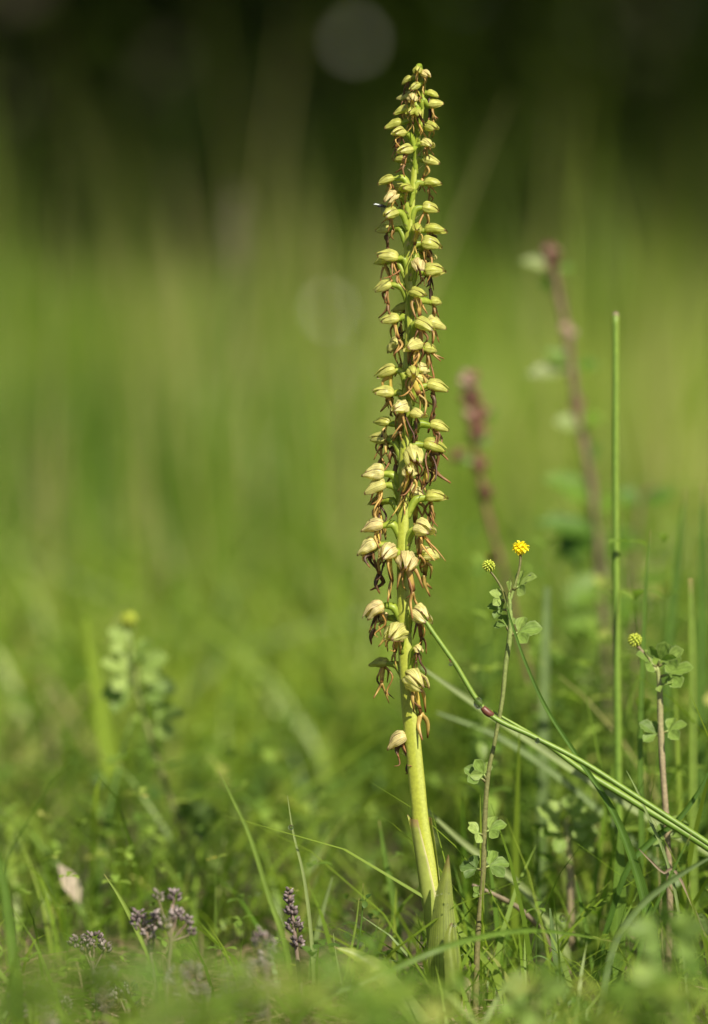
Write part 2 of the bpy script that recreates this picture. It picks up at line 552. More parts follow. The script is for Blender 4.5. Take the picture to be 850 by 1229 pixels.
# meadow behind the orchid: 2.1 m to 17 m
ps = []
for (n, y0, y1, a, b, hh, ww, pw) in ((16000, 2.0, 4.0, .8, 1.2, .10, .0040, 1.), (22000, 3.6, 8.0, 1.1, 2.2, .13, .0055, 1.), (34000, 7.0, 19.0, 2.0, 5.5, .17, .010, 1.)):
    x, y = field(n, y0, y1, a, b, pw)
    pt = patch(x, y, 1.1, 3.0)
    h = hh * (0.55 + 0.9 * rng.random(n)) * (1 + .5 * pt)
    tall = rng.random(n) < .035
    h = np.where(tall, h * (1.8 + 1.4 * rng.random(n)), h)
    r = np.clip(.42 + .75 * patch(x, y * .6, 1.3, 9.) + rng.normal(0, .2, n), 0, .84)
    r = np.where(rng.random(n) < np.where(tall, .35, .07), .86 + .14 * rng.random(n), r)
    ps.append(blades(np.stack([x, y, gzv(x, y) - .004], -1), h, h * np.where(tall, .05 + .18 * rng.random(n), .25 + .6 * rng.random(n)), rng.random(n) * 6.283, ww * (.6 + .8 * rng.random(n)), r, seg=3))
tag(np_mesh('meadow_grass', *merge(ps), M['meadow']), 'soft green meadow grass stretching back behind the orchid', 'grass', kind='stuff')

# short turf round the orchid
n = 15000
x, y = field(n, 1.08, 2.3, .36, .75)
keep = (patch(x, y, 9, 70.) + rng.normal(0, .2, n) > -.12) & ~((x < .03) & (y > 1.28) & (y < 1.62) & (rng.random(n) < .4))
x, y = x[keep], y[keep]; n = len(x)
h = .040 * (.4 + 1.2 * rng.random(n)) * (1 + .6 * patch(x, y, 4, 2.))
h = np.where(rng.random(n) < .10, h * 1.9, h)
r = np.clip(.45 + .4 * patch(x, y, 5, 9.) + rng.normal(0, .22, n), 0, .88)
tag(np_mesh('turf', *blades(np.stack([x, y, gzv(x, y) - .002], -1), h, h * (.3 + .8 * rng.random(n)), rng.random(n) * 6.283, .0020 * (.5 + rng.random(n)), r), M['meadow']),
    'short fine turf grass around the foot of the orchid', 'grass', kind='stuff')

# low leafy herbs: trefoil leaves on thin stalks in clumps
ps = []
n = 8500
x, y = field(n, 1.05, 2.9, .34, .85)
clump = patch(x, y, 6, 21.)
keep = clump + rng.normal(0, .25, n) > -.12
x, y, clump = x[keep], y[keep], clump[keep]
n = len(x)
hz = (.010 + .048 * rng.random(n) ** 1.3) * (1 + 1.0 * np.clip(clump, 0, 1))
c = np.stack([x, y, gzv(x, y) + hz], -1)
r0 = np.clip(.42 + .5 * patch(x, y, 5, 33.) + rng.normal(0, .2, n), 0, 1)
size = .0075 * (.55 + .8 * rng.random(n)) * np.where(np.abs(y - 1.5) < .14, .62, 1.0)
far = np.clip((y - 1.68) / .2, 0, 1)
tallp = np.clip(patch(x, y, 3.2, 41.) * 2.2, 0, 1) * far
hz = hz * (1 + .9 * tallp)
c[:, 2] = gzv(x, y) + hz
size = size * (1 + .6 * tallp)
low = (x < -.02) & (y < 1.52) & (y > 1.3)
tallp = tallp * 1.0
c[:, 2] = np.where((x > .012) & (x < .055) & (y > 1.38) & (y < 1.49), gzv(x, y) + hz * .35, c[:, 2])
c[:, 2] = np.where(low, gzv(x, y) + hz * .55, c[:, 2])
az0 = rng.random(n) * 6.283
for k in range(3):
    az = az0 + k * 2.094 + rng.normal(0, .2, n)
    ps.append(leaflets(c, az, rng.normal(.25, .35, n), size, size * .66, np.clip(r0 + rng.normal(0, .07, n), 0, 1)))
ps.append(blades(c - np.stack([np.zeros(n), np.zeros(n), hz], -1), hz, hz * .01, az0, np.full(n, .0012), r0 * .6, seg=1))
tag(np_mesh('low_herbs', *merge(ps), M['cover']), 'low leafy clover-like herbs covering the turf', 'ground cover', kind='stuff')

# leafy weeds on upright stems, and a tangle of longer blades at the right
ps = []
for (n, x0, x1, y0, y1, hh) in ((320, .045, .27, 1.58, 2.4, .145), (330, -.40, .12, 1.95, 3.0, .085)):
    x = x0 + (x1 - x0) * rng.random(n)
    y = y0 + (y1 - y0) * rng.random(n)
    h = hh * (.4 + .8 * rng.random(n)) * (1 + .5 * patch(x, y, 4, 50.))
    r0 = np.clip(.55 + .5 * patch(x, y, 6, 60.) + rng.normal(0, .18, n), 0, 1)
    a0 = rng.random(n) * 6.283
    lean = h * .25 * rng.random(n)
    b = np.stack([x, y, gzv(x, y)], -1)
    ps.append(blades(b, h, lean, a0, np.full(n, .0016), r0 * .5, seg=3))
    for k in range(6):
        f = .35 + .65 * k / 5
        c = b + np.stack([np.cos(a0) * lean * f ** 1.8, np.sin(a0) * lean * f ** 1.8, h * f * .98], -1)
        sz = .0125 * (1.15 - .5 * f) * (.7 + .6 * rng.random(n))
        for q in (0, 1):
            ps.append(leaflets(c, a0 + k * 1.9 + q * 3.14 + rng.normal(0, .3, n), rng.normal(.3, .3, n), sz, sz * .55, np.clip(r0 + rng.normal(0, .1, n), 0, 1)))
tag(np_mesh('leafy_weeds', *merge(ps), M['cover']), 'upright leafy weeds behind the orchid and at the right', 'ground cover', kind='stuff')
n = 330
x = .03 + .19 * rng.random(n)
y = 1.50 + .6 * rng.random(n)
h = (.05 + .12 * rng.random(n)) * (.5 + .5 * np.clip((x - .03) / .08, 0, 1))
tag(np_mesh('tangled_grass', *blades(np.stack([x, y, gzv(x, y) - .002], -1), h, h * (.1 + .6 * rng.random(n)), rng.random(n) * 6.283, .0014 + .0018 * rng.random(n), np.clip(rng.normal(.45, .28, n), 0, 1), seg=6), M['meadow']),
    'tangle of longer grass blades at the lower right', 'grass', kind='stuff')

# dead thatch lying between them
n = 6000
x, y = field(n, 1.1, 2.5, .36, .7)
k_ = 2600
x[:k_] = -.22 + .26 * rng.random(k_)
y[:k_] = 1.30 + .3 * rng.random(k_)
ps = [blades(np.stack([x, y, gzv(x, y) + .002 + .012 * rng.random(n)], -1), .012 * rng.random(n), .03 + .04 * rng.random(n), rng.random(n) * 6.283, .0016 * (.5 + rng.random(n)), rng.random(n), seg=3, bend=1.1)]
tag(np_mesh('dead_thatch', *merge(ps), M['litter']), 'dry brown stalks lying in the turf', 'dry grass', kind='stuff')

# near, very soft grass and leaves between the camera and the orchid
ps = []
n = 280
x = (rng.random(n) * 2 - 1) * .17
y = .84 + .30 * rng.random(n)
need = CAM_H - (1229 - HORIZON) / FPX * y          # height at which it enters the frame
left = np.clip((.03 - x) / .1, 0, 1)
h = need * (.85 + .30 * rng.random(n)) + .014 * left
ps.append(blades(np.stack([x, y, gzv(x, y)], -1), h, h * (.2 + .5 * rng.random(n)), rng.random(n) * 6.283, .0022 + .0025 * rng.random(n), np.clip(rng.normal(.65, .2, n), 0, .9), seg=5))
tag(np_mesh('foreground_grass', *merge(ps), M['meadow']), 'out of focus grass standing in front of the orchid', 'grass', kind='stuff')

# soft leaves of low herbs close to the lens
n = 78
cl = np.array([(-.075, 1.00), (-.05, 1.05), (-.04, 1.14), (-.015, 1.10), (.0, 1.2), (.075, 1.18), (.10, 1.22)])
ci = rng.integers(0, len(cl), n)
x = cl[ci, 0] + rng.normal(0, .012, n)
y = cl[ci, 1] + rng.normal(0, .03, n)
need = CAM_H - (1229 - HORIZON) / FPX * y
zt = need + .019 * rng.random(n) ** 1.3 * np.where(x < .03, 1., .8) - .003
sz = .007 + .006 * rng.random(n)
a0 = rng.random(n) * 6.283
ps = [blades(np.stack([x, y, gzv(x, y)], -1), zt, zt * .02, a0, np.full(n, .0012), np.full(n, .3), seg=2)]
for k in range(3):
    ps.append(leaflets(np.stack([x, y, zt], -1), a0 + k * 2.094, rng.normal(.2, .3, n), sz, sz * .8, np.clip(rng.normal(.6, .25, n), 0, 1)))
tag(np_mesh('foreground_leaves', *merge(ps), M['cover']), 'very soft leaves along the bottom, in front of the orchid', 'ground cover', kind='stuff')

# woodland edge behind the meadow: unseen crowns carried forward to shade the meadow, scrub under them
ps = []
n = 66000
x = (rng.random(n) * 2 - 1) * 16
y = 2.8 + 34 * rng.random(n)
z = 2.6 + 7 * rng.random(n)
keep = patch(x, y + z, .8, 5.) * 1.4 + rng.normal(0, .2, n) > .44 - np.clip((y - 2.8) / 5, 0, 1) * .84 + np.clip((y - 12) / 5, 0, 1) * .42
x, y, z = x[keep], y[keep], z[keep]; n = len(x)
sz = .26 + .3 * rng.random(n)
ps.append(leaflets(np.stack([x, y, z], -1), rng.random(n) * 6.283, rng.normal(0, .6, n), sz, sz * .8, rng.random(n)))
n = 44000
x = (rng.random(n) * 2 - 1) * 9
y = 11.5 + 14 * rng.random(n) ** 1.5
z = 1.9 * rng.random(n) ** 1.2 * np.clip(.25 + (y - 11.5) / 4, 0, 1)
keep = patch(x, y * .5 + z * .6, .8, 8.) + rng.normal(0, .14, n) + .02 + .10 * np.clip(x, -1, 1.5) - .10 * (z - .6) > 0
x, y, z = x[keep], y[keep], z[keep]; n = len(x)
sz = .06 + .10 * rng.random(n)
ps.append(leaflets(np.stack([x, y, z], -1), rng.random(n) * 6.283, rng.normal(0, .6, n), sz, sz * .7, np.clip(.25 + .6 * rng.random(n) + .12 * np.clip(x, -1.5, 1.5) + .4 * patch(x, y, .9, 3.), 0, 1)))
n = 22000
x = (rng.random(n) * 2 - 1) * 22
y = 33 + 5 * rng.random(n)
z = 5.0 * rng.random(n)
sz = .35 + .3 * rng.random(n)
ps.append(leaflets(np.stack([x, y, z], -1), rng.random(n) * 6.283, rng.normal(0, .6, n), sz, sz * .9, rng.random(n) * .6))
n = 16000
x = (rng.random(n) * 2 - 1) * 9
y = 10.5 + 20 * rng.random(n)
h = (.35 + .45 * rng.random(n)) * (1 + .6 * patch(x, y, .6, 14.))
ps.append(blades(np.stack([x, y, gzv(x, y) - .01], -1), h, h * (.2 + .5 * rng.random(n)), rng.random(n) * 6.283, .012 + .012 * rng.random(n), rng.random(n), seg=3))
woods = tag(np_mesh('woodland', *merge(ps), M['wood_leaf']), 'dark shaded woodland edge far behind the meadow, with added shade crowns over the grass', 'woodland', kind='stuff')
tm = MB()
for i in range(22):
    tx, ty = random.uniform(-11, 11), random.uniform(17.5, 32)
    lx = random.uniform(-.4, .4)
    r_ = random.uniform(.09, .24)
    add_tube(tm, [(tx, ty, -.1), (tx + lx * .3, ty, 2.0), (tx + lx, ty + .2, 7)], [r_ * 1.4, r_, r_ * .5], n=8, seg=9, nub=.25, r=random.random())
for (tx, ty, sx) in ((4.6, 8.5, -1), (-5.2, 10.0, 1)):      # two trees added outside the picture to carry the shading crowns
    add_tube(tm, [(tx, ty, -.1), (tx + .05, ty, 1.6), (tx + sx * .2, ty, 4.0), (tx + sx * .5, ty + .3, 9)], [.26, .2, .15, .05], n=12, seg=11, nub=.25, r=random.random())
    for k in range(7):
        z0 = 2.6 + k * .8
        a = random.uniform(0, 6.28) if k % 2 else (math.pi if sx < 0 else 0) + random.uniform(-.7, .7)
        q = random.uniform(2, 4)
        add_tube(tm, [(tx + sx * .1, ty, z0), (tx + math.cos(a) * q * .5, ty + math.sin(a) * q * .5, z0 + .7), (tx + math.cos(a) * q, ty + math.sin(a) * q, z0 + 1.2)], [.07, .045, .015], n=8, seg=7, nub=.2, r=random.random())
woods['wl'] = [0, 0, 0]
tag(tm.build('trunk_mass', M['bark'], woods), kind='stuff')

# ------------------------------------------------------------------ the man orchid
STEM = [(503, 80), (507, 120), (503, 160), (498, 200), (494, 250), (490, 290), (491, 340), (492, 400), (490, 450), (489, 500), (485, 560), (484, 620), (484, 680), (485, 730), (487, 780), (491, 840), (496, 890), (501, 940), (506, 990), (512, 1030), (518, 1075), (524, 1120), (528, 1180), (530, 1254)]
STW = [4, 5, 6, 7, 8, 9, 10, 11, 12, 12, 13, 14, 15, 16, 17, 19, 19, 19.5, 20, 21, 21, 20, 20, 20]
orchid = empty('man_orchid', at(530, 1254))
tag(orchid, 'tall man orchid spike of withering greenish yellow hooded flowers on one thick stem', 'orchid')
sm = MB()
add_tube(sm, [at(*p) for p in STEM], [q * .5 * mpp() for q in STW], n=90, seg=18, ridge=.045, nub=.05, r=.5)
# attribute t runs from tip to foot
sm.build('stem', M['stem'], orchid)


def stem_x(py):
    return float(np.interp(py, [p[1] for p in STEM], [p[0] for p in STEM]))


def stem_w(py):
    return float(np.interp(py, [p[1] for p in STEM], STW))


def hood_mesh(seed, wither):
    """Helmet of three overlapping keeled sepals, nose along +X, open below; about 1 unit long."""
    rd = random.Random(seed)
    mb = MB()
    k0 = (0.34 / 1.06) ** .34 * (0.72 / 1.06) ** .72
    droop = rd.uniform(.02, .22) + .08 * wither
    squash = rd.uniform(.85, 1.0)
    W = rd.uniform(.28, .36) + .05 * wither
    base_r = .5 * wither + rd.uniform(.05, .5)
    for (v0, v1, sc_, z0) in ((24, 132, .95, 0), (-132, -24, .95, 0), (-46, 46, 1.03, .014)):
        V, F, t, e = [], [], [], []
        nu, nv = 13, 11
        lat = abs(v0 + v1) > 1
        flare = rd.uniform(.04, .30) if lat else rd.uniform(-.02, .16)
        Lk = rd.uniform(.85, 1.08)
        vm, vh = (v0 + v1) / 2 + rd.uniform(-6, 6), (v1 - v0) / 2
        for i in range(nu):
            u = i / (nu - 1)
            rr = W * (u + .02) ** .34 * (max(1 - u, 0) * .93 + .05) ** .72 / k0
            for j in range(nv):
                s = j / (nv - 1) * 2 - 1
                v = R(vm + vh * s * (1 - .62 * u ** 2.6))
                keel = .10 * math.exp(-(s / .22) ** 2) - .11 * abs(s) ** 3 + .04 * math.cos(s * 11)
                q = rr * sc_ * (1 + keel) + flare * u * u * .5
                wr = .15 + .22 * wither
                q *= 1 + wr * mnoise.noise(Vector((u * 3.2 + seed, v * 2.6, seed * 1.7)))
                q *= 1 + .10 * wither * math.cos(s * 14 + seed)
                V.append((Lk * u, q * math.sin(v), q * squash * math.cos(v) - droop * u * u + z0 + .02))
                t.append(u)
                e.append(max(abs(s), .75 + .25 * (u - .86) / .14 if u > .86 else 0))
        for i in range(nu - 1):
            for j in range(nv - 1):
                F.append((i * nv + j, i * nv + j + 1, (i + 1) * nv + j + 1, (i + 1) * nv + j))
        mb.add(V, F, t, e, min(1, max(0, base_r + rd.uniform(-.08, .08))))
    return mb.mesh('hood', M['hood'])


def lip_mesh(seed, tone, wd=.72):
    """Man-shaped lip, withered: hanging body, two arms, two legs; unit length about 1."""
    rd = random.Random(seed * 13 + 5)
    mb = MB()
    J = lambda s: rd.uniform(-s, s)
    sx, sy = J(.12) - .10, J(.12)
    hip = (.06 + sx, sy, -.55 + J(.06))
    add_tube(mb, [(0, 0, .04), (.05 + sx * .3, sy * .3, -.2), hip], [.085 * wd, .115 * wd, .085 * wd], n=8, seg=7, flat=.4, r=tone, hint=(1, .3, 0), nub=.25)
    for s in (-1, 1):
        add_tube(mb, [hip, (hip[0] + J(.08), hip[1] + s * .07 + J(.04), hip[2] - .2), (hip[0] + .05 + J(.22), hip[1] + s * .13 + J(.14), hip[2] - .42 + J(.10))],
                 [.060, .050, .018], n=8, seg=5, flat=.55, r=max(0, tone - .12), nub=.25)
        add_tube(mb, [(.02, s * .05, -.10), (.06 + J(.08), s * .16 + J(.05), -.25 + J(.06)), (.03 + J(.14), s * .17 + J(.12), -.52 + J(.13))],
                 [.054, .042, .015], n=8, seg=5, flat=.6, r=max(0, tone - .18), nub=.25)
    return mb.mesh('lip', M['lip'])


HOODS = [hood_mesh(i, 0.0) for i in range(9)] + [hood_mesh(20 + i, .8) for i in range(4)]
LIPS = [lip_mesh(i, tn_) for i, tn_ in enumerate((.45, .60, .70, .78, .86, .30, .9, .74))]
LIP_Y = [lip_mesh(30, .97), lip_mesh(31, .90)]
LIP_D = [lip_mesh(40, .05), lip_mesh(41, .2)]

# hood centres in the photograph: x, y, facing (l, r, f front, fl, fr; b = behind the stem), length px, flags
FL = [
    (501, 84, 'f', 17, ''), (511, 88, 'fr', 15, 'w'), (489, 95, 'l', 14, ''), (498, 103, 'fl', 16, ''), (519, 112, 'r', 17, ''), (522, 124, 'r', 19, ''),
    (487, 115, 'lb', 17, ''), (495, 117, 'f', 16, 'w'), (483, 130, 'l', 19, ''), (494, 132, 'fl', 18, ''), (503, 136, 'f', 15, ''), (474, 147, 'l', 21, ''),
    (479, 158, 'fl', 21, ''), (518, 151, 'fr', 21, ''), (513, 171, 'fr', 18, 'w'), (487, 179, 'fl', 22, ''), (516, 192, 'r', 21, ''), (481, 190, 'lb', 18, ''),
    (464, 215, 'l', 22, ''), (519, 218, 'r', 23, ''), (487, 225, 'fl', 22, ''), (470, 234, 'fl', 20, 'wy'), (516, 249, 'r', 23, 'y'), (468, 255, 'fl', 23, ''),
    (461, 275, 'lb', 22, ''), (500, 273, 'f', 20, 'y'), (521, 273, 'r', 25, ''), (517, 292, 'r', 26, ''), (515, 308, 'rb', 20, ''), (466, 306, 'l', 28, ''),
    (459, 313, 'lb', 22, ''), (502, 315, 'f', 21, 'w'), (521, 324, 'r', 27, ''), (461, 343, 'l', 25, ''), (501, 349, 'fr', 24, ''), (523, 362, 'rb', 19, ''),
    (469, 382, 'l', 25, ''), (509, 387, 'fr', 27, ''), (522, 388, 'rb', 24, ''), (475, 412, 'lb', 23, 'w'), (497, 413, 'fl', 25, ''), (516, 419, 'rb', 22, ''),
    (495, 444, 'f', 23, 'y'), (508, 443, 'rb', 18, 'w'), (465, 445, 'l', 27, ''), (461, 469, 'l', 27, ''), (524, 463, 'r', 29, ''), (480, 487, 'fl', 22, 'w'),
    (501, 495, 'fr', 22, ''), (460, 506, 'lb', 24, ''), (456, 526, 'lb', 24, ''), (526, 511, 'r', 26, ''), (520, 534, 'r', 29, ''), (496, 543, 'f', 29, ''),
    (491, 562, 'f', 24, 'wy'), (516, 556, 'rb', 22, ''), (450, 566, 'l', 26, 'w'), (453, 583, 'l', 26, ''), (452, 602, 'lb', 20, ''), (523, 595, 'r', 27, ''),
    (449, 629, 'l', 27, 'w'), (509, 632, 'fr', 28, 'w'), (443, 656, 'l', 26, 'w'), (465, 658, 'fl', 27, 'w'), (488, 668, 'f', 29, 'w'), (514, 665, 'rb', 26, 'wy'),
    (450, 729, 'l', 28, 'w'), (505, 735, 'fr', 28, 'w'), (474, 755, 'fl', 30, 'w'), (459, 742, 'lb', 20, 'w'), (457, 795, 'lb', 24, ''), (502, 776, 'fr', 13, 'w'),
    (499, 812, 'fr', 33, 'w'), (478, 886, 'l', 27, 'w'),
]
rb = random.Random(17)
for k in range(6):
    yy_ = 225 + k * 75 + rb.uniform(-8, 8)
    side = 1 if k % 2 else -1
    FL.insert(-1, (stem_x(yy_) + side * rb.uniform(9, 20), yy_, 'rb' if side > 0 else 'lb', 17 + yy_ * .013, rb.choice(['', 'w', 'y', ''])))
AZ = {'r': 0, 'fr': -50, 'f': -88, 'fl': -130, 'l': 180, 'lb': 150, 'rb': 30}
rd = random.Random(3)
for i, (hx, hy, fc, hl, fg) in enumerate(FL):
    az = R(AZ[fc] + rd.uniform(-14, 14))
    L = hl * mpp() * (1.04 if fc in ('f',) else 1.02)
    att_y = hy + rd.uniform(16, 32) * (.55 + .45 * min(1, hy / 450)) + (6 if 'f' in fc else 0)
    if hy < 130:
        att_y = max(hy + rd.uniform(6, 12), 84)
    sw = stem_w(att_y) * .4 * mpp()
    dirv = Vector((math.cos(az), math.sin(az), 0))
    att = at(stem_x(att_y), att_y) + dirv * sw
    # radial reach so that the hood's centre projects where the photograph has it
    reach = {'r': 0, 'l': 0, 'f': -.0085, 'fr': -.0065, 'fl': -.0065, 'lb': .006, 'rb': .006}[fc] * (0.6 + .4 * min(1, hy / 450))
    cen = at(hx, hy, FOCUS) + Vector((0, reach, 0))
    pitch = R(rd.uniform(-10, 22)) + (R(4) if 'w' in fg else 0)
    nose = Vector((math.cos(az) * math.cos(pitch), math.sin(az) * math.cos(pitch), -math.sin(pitch)))
    hb = cen - nose * L * .42 - Vector((0, 0, .10 * L))
    # ovary: leaves the stem rising, arches over into the hood
    mb = MB()
    mid = att.lerp(hb, .62) + Vector((0, 0, .0016 + .0014 * rd.random())) - dirv * .0012
    low = att.lerp(mid, .5) - dirv * .0006
    orad = (.85 + .45 * min(1, hy / 500)) * .001
    add_tube(mb, [att, low, mid, hb, hb + nose * .0012], [orad * .7, orad * 1.1, orad * 1.2, orad * .8, orad * .5], n=13, seg=9, ridge=.14, r=rd.random(), mat=0)
    bl = (9 + 8 * rd.random()) * mpp()
    add_leaf(mb, att - dirv * .0004, dirv * .55 + Vector((0, 0, 1)), dirv * -1, bl, bl * .3, n=5, obov=.4, r=rd.random(), mat=1)
    fl = mb.build('flower', [M['ovary'], M['bract']], orchid, org=att)
    hm = HOODS[9 + rd.randrange(4)] if 'w' in fg else HOODS[rd.randrange(9)]
    ho = bpy.data.objects.new('hood', hm)
    C.objects.link(ho)
    ho.parent = fl
    zz = Vector((0, 0, 1)) - nose * nose.z
    zz.normalize()
    yy = zz.cross(nose)
    rot = Matrix((nose, yy, zz)).transposed().to_4x4()
    rot = rot @ Matrix.Rotation(R(rd.uniform(-16, 16)), 4, 'X')
    ho.matrix_local = Matrix.Translation(hb - att) @ rot @ Matrix.Diagonal((L, L * rd.uniform(.95, 1.15), L * rd.uniform(.92, 1.12), 1))
    lm = LIP_Y[rd.randrange(2)] if 'y' in fg else (LIP_D[rd.randrange(2)] if rd.random() < .09 else LIPS[rd.randrange(len(LIPS))])
    lo = bpy.data.objects.new('lip', lm)
    C.objects.link(lo)
    lo.parent = fl
    ll = (hl * 1.45 + 9) * mpp() * (.72 if hy < 330 else 1.) * rd.uniform(.8, 1.25)
    swing = rd.uniform(-16, 16) + (8 if az > 1.6 or az < -1.6 else -8)
    lo.matrix_local = Matrix.Translation(hb - att + nose * L * .22 - Vector((0, 0, .08 * L))) @ Matrix.Rotation(R(swing), 4, 'Y') @ Matrix.Rotation(R(rd.uniform(-8, 30)), 4, 'X') @ Matrix.Rotation(az + R(rd.uniform(-40, 40)), 4, 'Z') @ Matrix.Scale(ll, 4)
    if rd.random() < .30 + .25 * (hy > 430) and hy > 120:
        th = MB()
        for q in range(rd.choice((1, 2, 2))):
            p0 = hb + nose * L * .2 - Vector((0, 0, .1 * L))
            p1 = p0 + Vector((rd.uniform(-.003, .003), rd.uniform(-.003, .002), -rd.uniform(.003, .006)))
            p2 = p1 + Vector((rd.uniform(-.004, .004), rd.uniform(-.004, .002), -rd.uniform(.002, .006)))
            p3 = p2 + Vector((rd.uniform(-.003, .003), rd.uniform(-.003, .002), rd.uniform(-.004, .001)))
            add_tube(th, [p0, p1, p2, p3], [.00045, .0004, .00032, .00012], n=12, seg=5, r=rd.choice((.05, .2, .35, .6, .85)), flat=.6, nub=.3)
        th.build('dried_filament', M['lip_thread'], fl, org=att)
    if i == len(FL) - 1:
        fl['label'] = 'lowest withered flower on a bare length of stem'
    elif i == 0:
        fl['label'] = 'topmost flower at the tip of the spike'

# sheathing leaf round the lower stem, its pale papery lip torn open at the front
sb = MB()
V, F, t, e = [], [], [], []
nu, nv = 22, 15
for i in range(nu):
    u = i / (nu - 1)
    py = 1150 - 168 * u
    c = at(stem_x(py), py)
    rr = (stem_w(py) * .5 + 2.0 + 1.2 * u) * mpp()
    open_ = 0.10 + 2.7 * max(0, u - .25) ** 1.1
    a0 = -math.pi / 2 + .75
    for j in range(nv):
        s = j / (nv - 1)
        a = a0 + open_ * .5 + s * (2 * math.pi - open_)
        q = rr * (1 + .05 * mnoise.noise(Vector((u * 4, a, 2.))))
        V.append(c + Vector((math.cos(a) * q, math.sin(a) * q, 0)))
        t.append(u * .9 if u < .95 else u)
        e.append(abs(2 * s - 1) ** 1.0)
for i in range(nu - 1):
    for j in range(nv - 1):
        F.append((i * nv + j, i * nv + j + 1, (i + 1) * nv + j + 1, (i + 1) * nv + j))
sb.add(V, F, t, e, .5)
add_blade(sb, [at(498, 1010), at(493, 990), at(489, 978)], [8 * mpp(), 6 * mpp(), 1 * mpp()], n=6, fold=.5, normal=(.6, -1, 0), r=.2)
tag(sb.build('sheath', M['sheath'], orchid), 'pale papery sheath wrapped round the lower stem')

# the broad upright leaf in front of the stem's foot and two lower ones
lb = MB()
F_ = FOCUS - .024
add_blade(lb, [at(532, 1262, F_), at(531, 1215, F_), at(530, 1150, F_), at(531, 1085, F_ + .003), at(538, 1026, F_ + .006)], [q * mpp() for q in (42, 40, 36, 40, 30, 18, 1.5)], n=26, fold=.30, normal=(.25, 1, 0), r=.5)
tag(lb.build('leaf', M['broad'], orchid), 'dark green upright leaf with a brown tip at the foot')
lb = MB()
add_blade(lb, [at(548, 1258, F_ - .006), at(546, 1190, F_ - .01), at(540, 1130, F_ - .008), at(543, 1108, F_ - .006)], [q * mpp() for q in (20, 18, 12, 4)], n=14, fold=.4, normal=(-.3, 1, 0), r=.5)
lb.build('leaf', M['broad'], orchid)
lb = MB()
add_blade(lb, [at(545, 1256, F_ + .02), at(556, 1215, F_ + .016), at(560, 1185, F_ + .012), at(555, 1172, F_ + .01)], [q * mpp() for q in (16, 20, 16, 3)], n=12, fold=.3, normal=(-.4, 1, 0), r=.5)
tag(lb.build('leaf', M['bract'], orchid), 'pale dried leaf low on the right')


# ------------------------------------------------------------------ single grass blades
def pts(lst, d):
    out = []
    for q in lst:
        out.append(at(q[0], q[1], q[2] if len(q) > 2 else d))
    return out


def blade(name, label, lst, d, wid, mat='grass', r=.5, fold=.25, normal=(.35, -1, .3), twist=0., cat='grass blade', n=24, group=None):
    """lst in photograph pixels from tip to foot; carried on down to the turf."""
    P = pts(lst, d)
    wl = [q * mpp(d) for q in wid]
    foot = P[-1]
    zf = gz(foot.x, foot.y)
    if foot.z > zf + .004:
        dv = (P[-1] - P[-2]).normalized()
        drop = foot.z - zf
        P.append(Vector((foot.x + dv.x * drop * .5, foot.y + .004, zf - .002)))
    P = P[::-1]
    mb = MB()
    add_blade(mb, P, wl[::-1], n=n, fold=fold, normal=normal, twist=twist, r=r)
    # t runs foot to tip
    return tag(mb.build(name, M[mat], None, org=P[0]), label, cat, group)


GB = 'single grass blades round the orchid'
blade('grass_blade', 'thin upright blade left of the orchid with one dewdrop near its tip', [(345, 955), (352, 1000), (364, 1050), (372, 1110), (376, 1170)], 1.5, [.8, 3, 4.5, 5, 5], r=.75, mat='grass_pale', group=GB)
blade('grass_blade', 'soft leaning blade that bends right, left of the dewdrop blade', [(262, 925), (282, 965), (300, 1005), (322, 1075), (342, 1135)], 1.545, [.8, 4, 5.5, 7, 7], r=.8, group=GB)
blade('grass_blade', 'short yellow green spike with white tip among the dried thyme', [(125, 1049), (143, 1076), (160, 1108), (182, 1155), (196, 1205)], 1.49, [1, 4.5, 7, 7, 6], r=1.0, group=GB)
blade('grass_blade', 'hair thin bright blade with white tip, above the broad curved leaf', [(431, 1078), (427, 1110), (418, 1155), (405, 1215)], 1.5, [1, 3.2, 3.5, 3], r=.95, group=GB)
blade('grass_blade', 'hair thin blade just right of the bright white-tipped one', [(436, 1060), (434, 1105), (427, 1150), (420, 1205)], 1.507, [.8, 2.5, 3, 3], r=.35, group=GB)
blade('grass_blade', 'very fine blade leaning right above the broad curved leaf', [(456, 1103), (444, 1138), (430, 1170), (418, 1212)], 1.502, [.7, 2, 2.2, 2], r=.4, group=GB)
blade('grass_blade', 'fine brown-tipped blade rising from the tip of the broad curved leaf', [(400, 1120), (404, 1150), (410, 1180), (416, 1215)], 1.496, [.8, 2.4, 2.4, 2], r=.8, mat='grass_pale', group=GB)
blade('broad_leaf', 'broad arching yellow green leaf with dark tip, left of the orchid foot', [(402, 1137), (424, 1146), (450, 1164), (476, 1195), (508, 1240)], 1.462, [1.5, 14, 25, 29, 27, 20], mat='broad_lime', normal=(.35, -.75, .8), fold=.22, cat='leaf')
blade('grass_blade', 'long lime blade lying almost level across the orchid foot', [(735, 1130, 1.48), (690, 1122, 1.46), (640, 1117, 1.44), (590, 1122, 1.425), (530, 1138, 1.41), (455, 1170, 1.405), (395, 1196, 1.40), (350, 1235, 1.40)], 1.45, [1, 4, 6, 7, 8, 8, 8, 7], r=.6, normal=(.1, -1, .8), group=GB, n=34)
blade('grass_blade', 'wide upright green blade behind the knot of blades at right', [(744, 985), (743, 1040), (741, 1100), (737, 1170), (733, 1240)], 1.535, [2, 14, 20, 23, 22], r=.55, normal=(.3, -1, .1), group=GB)
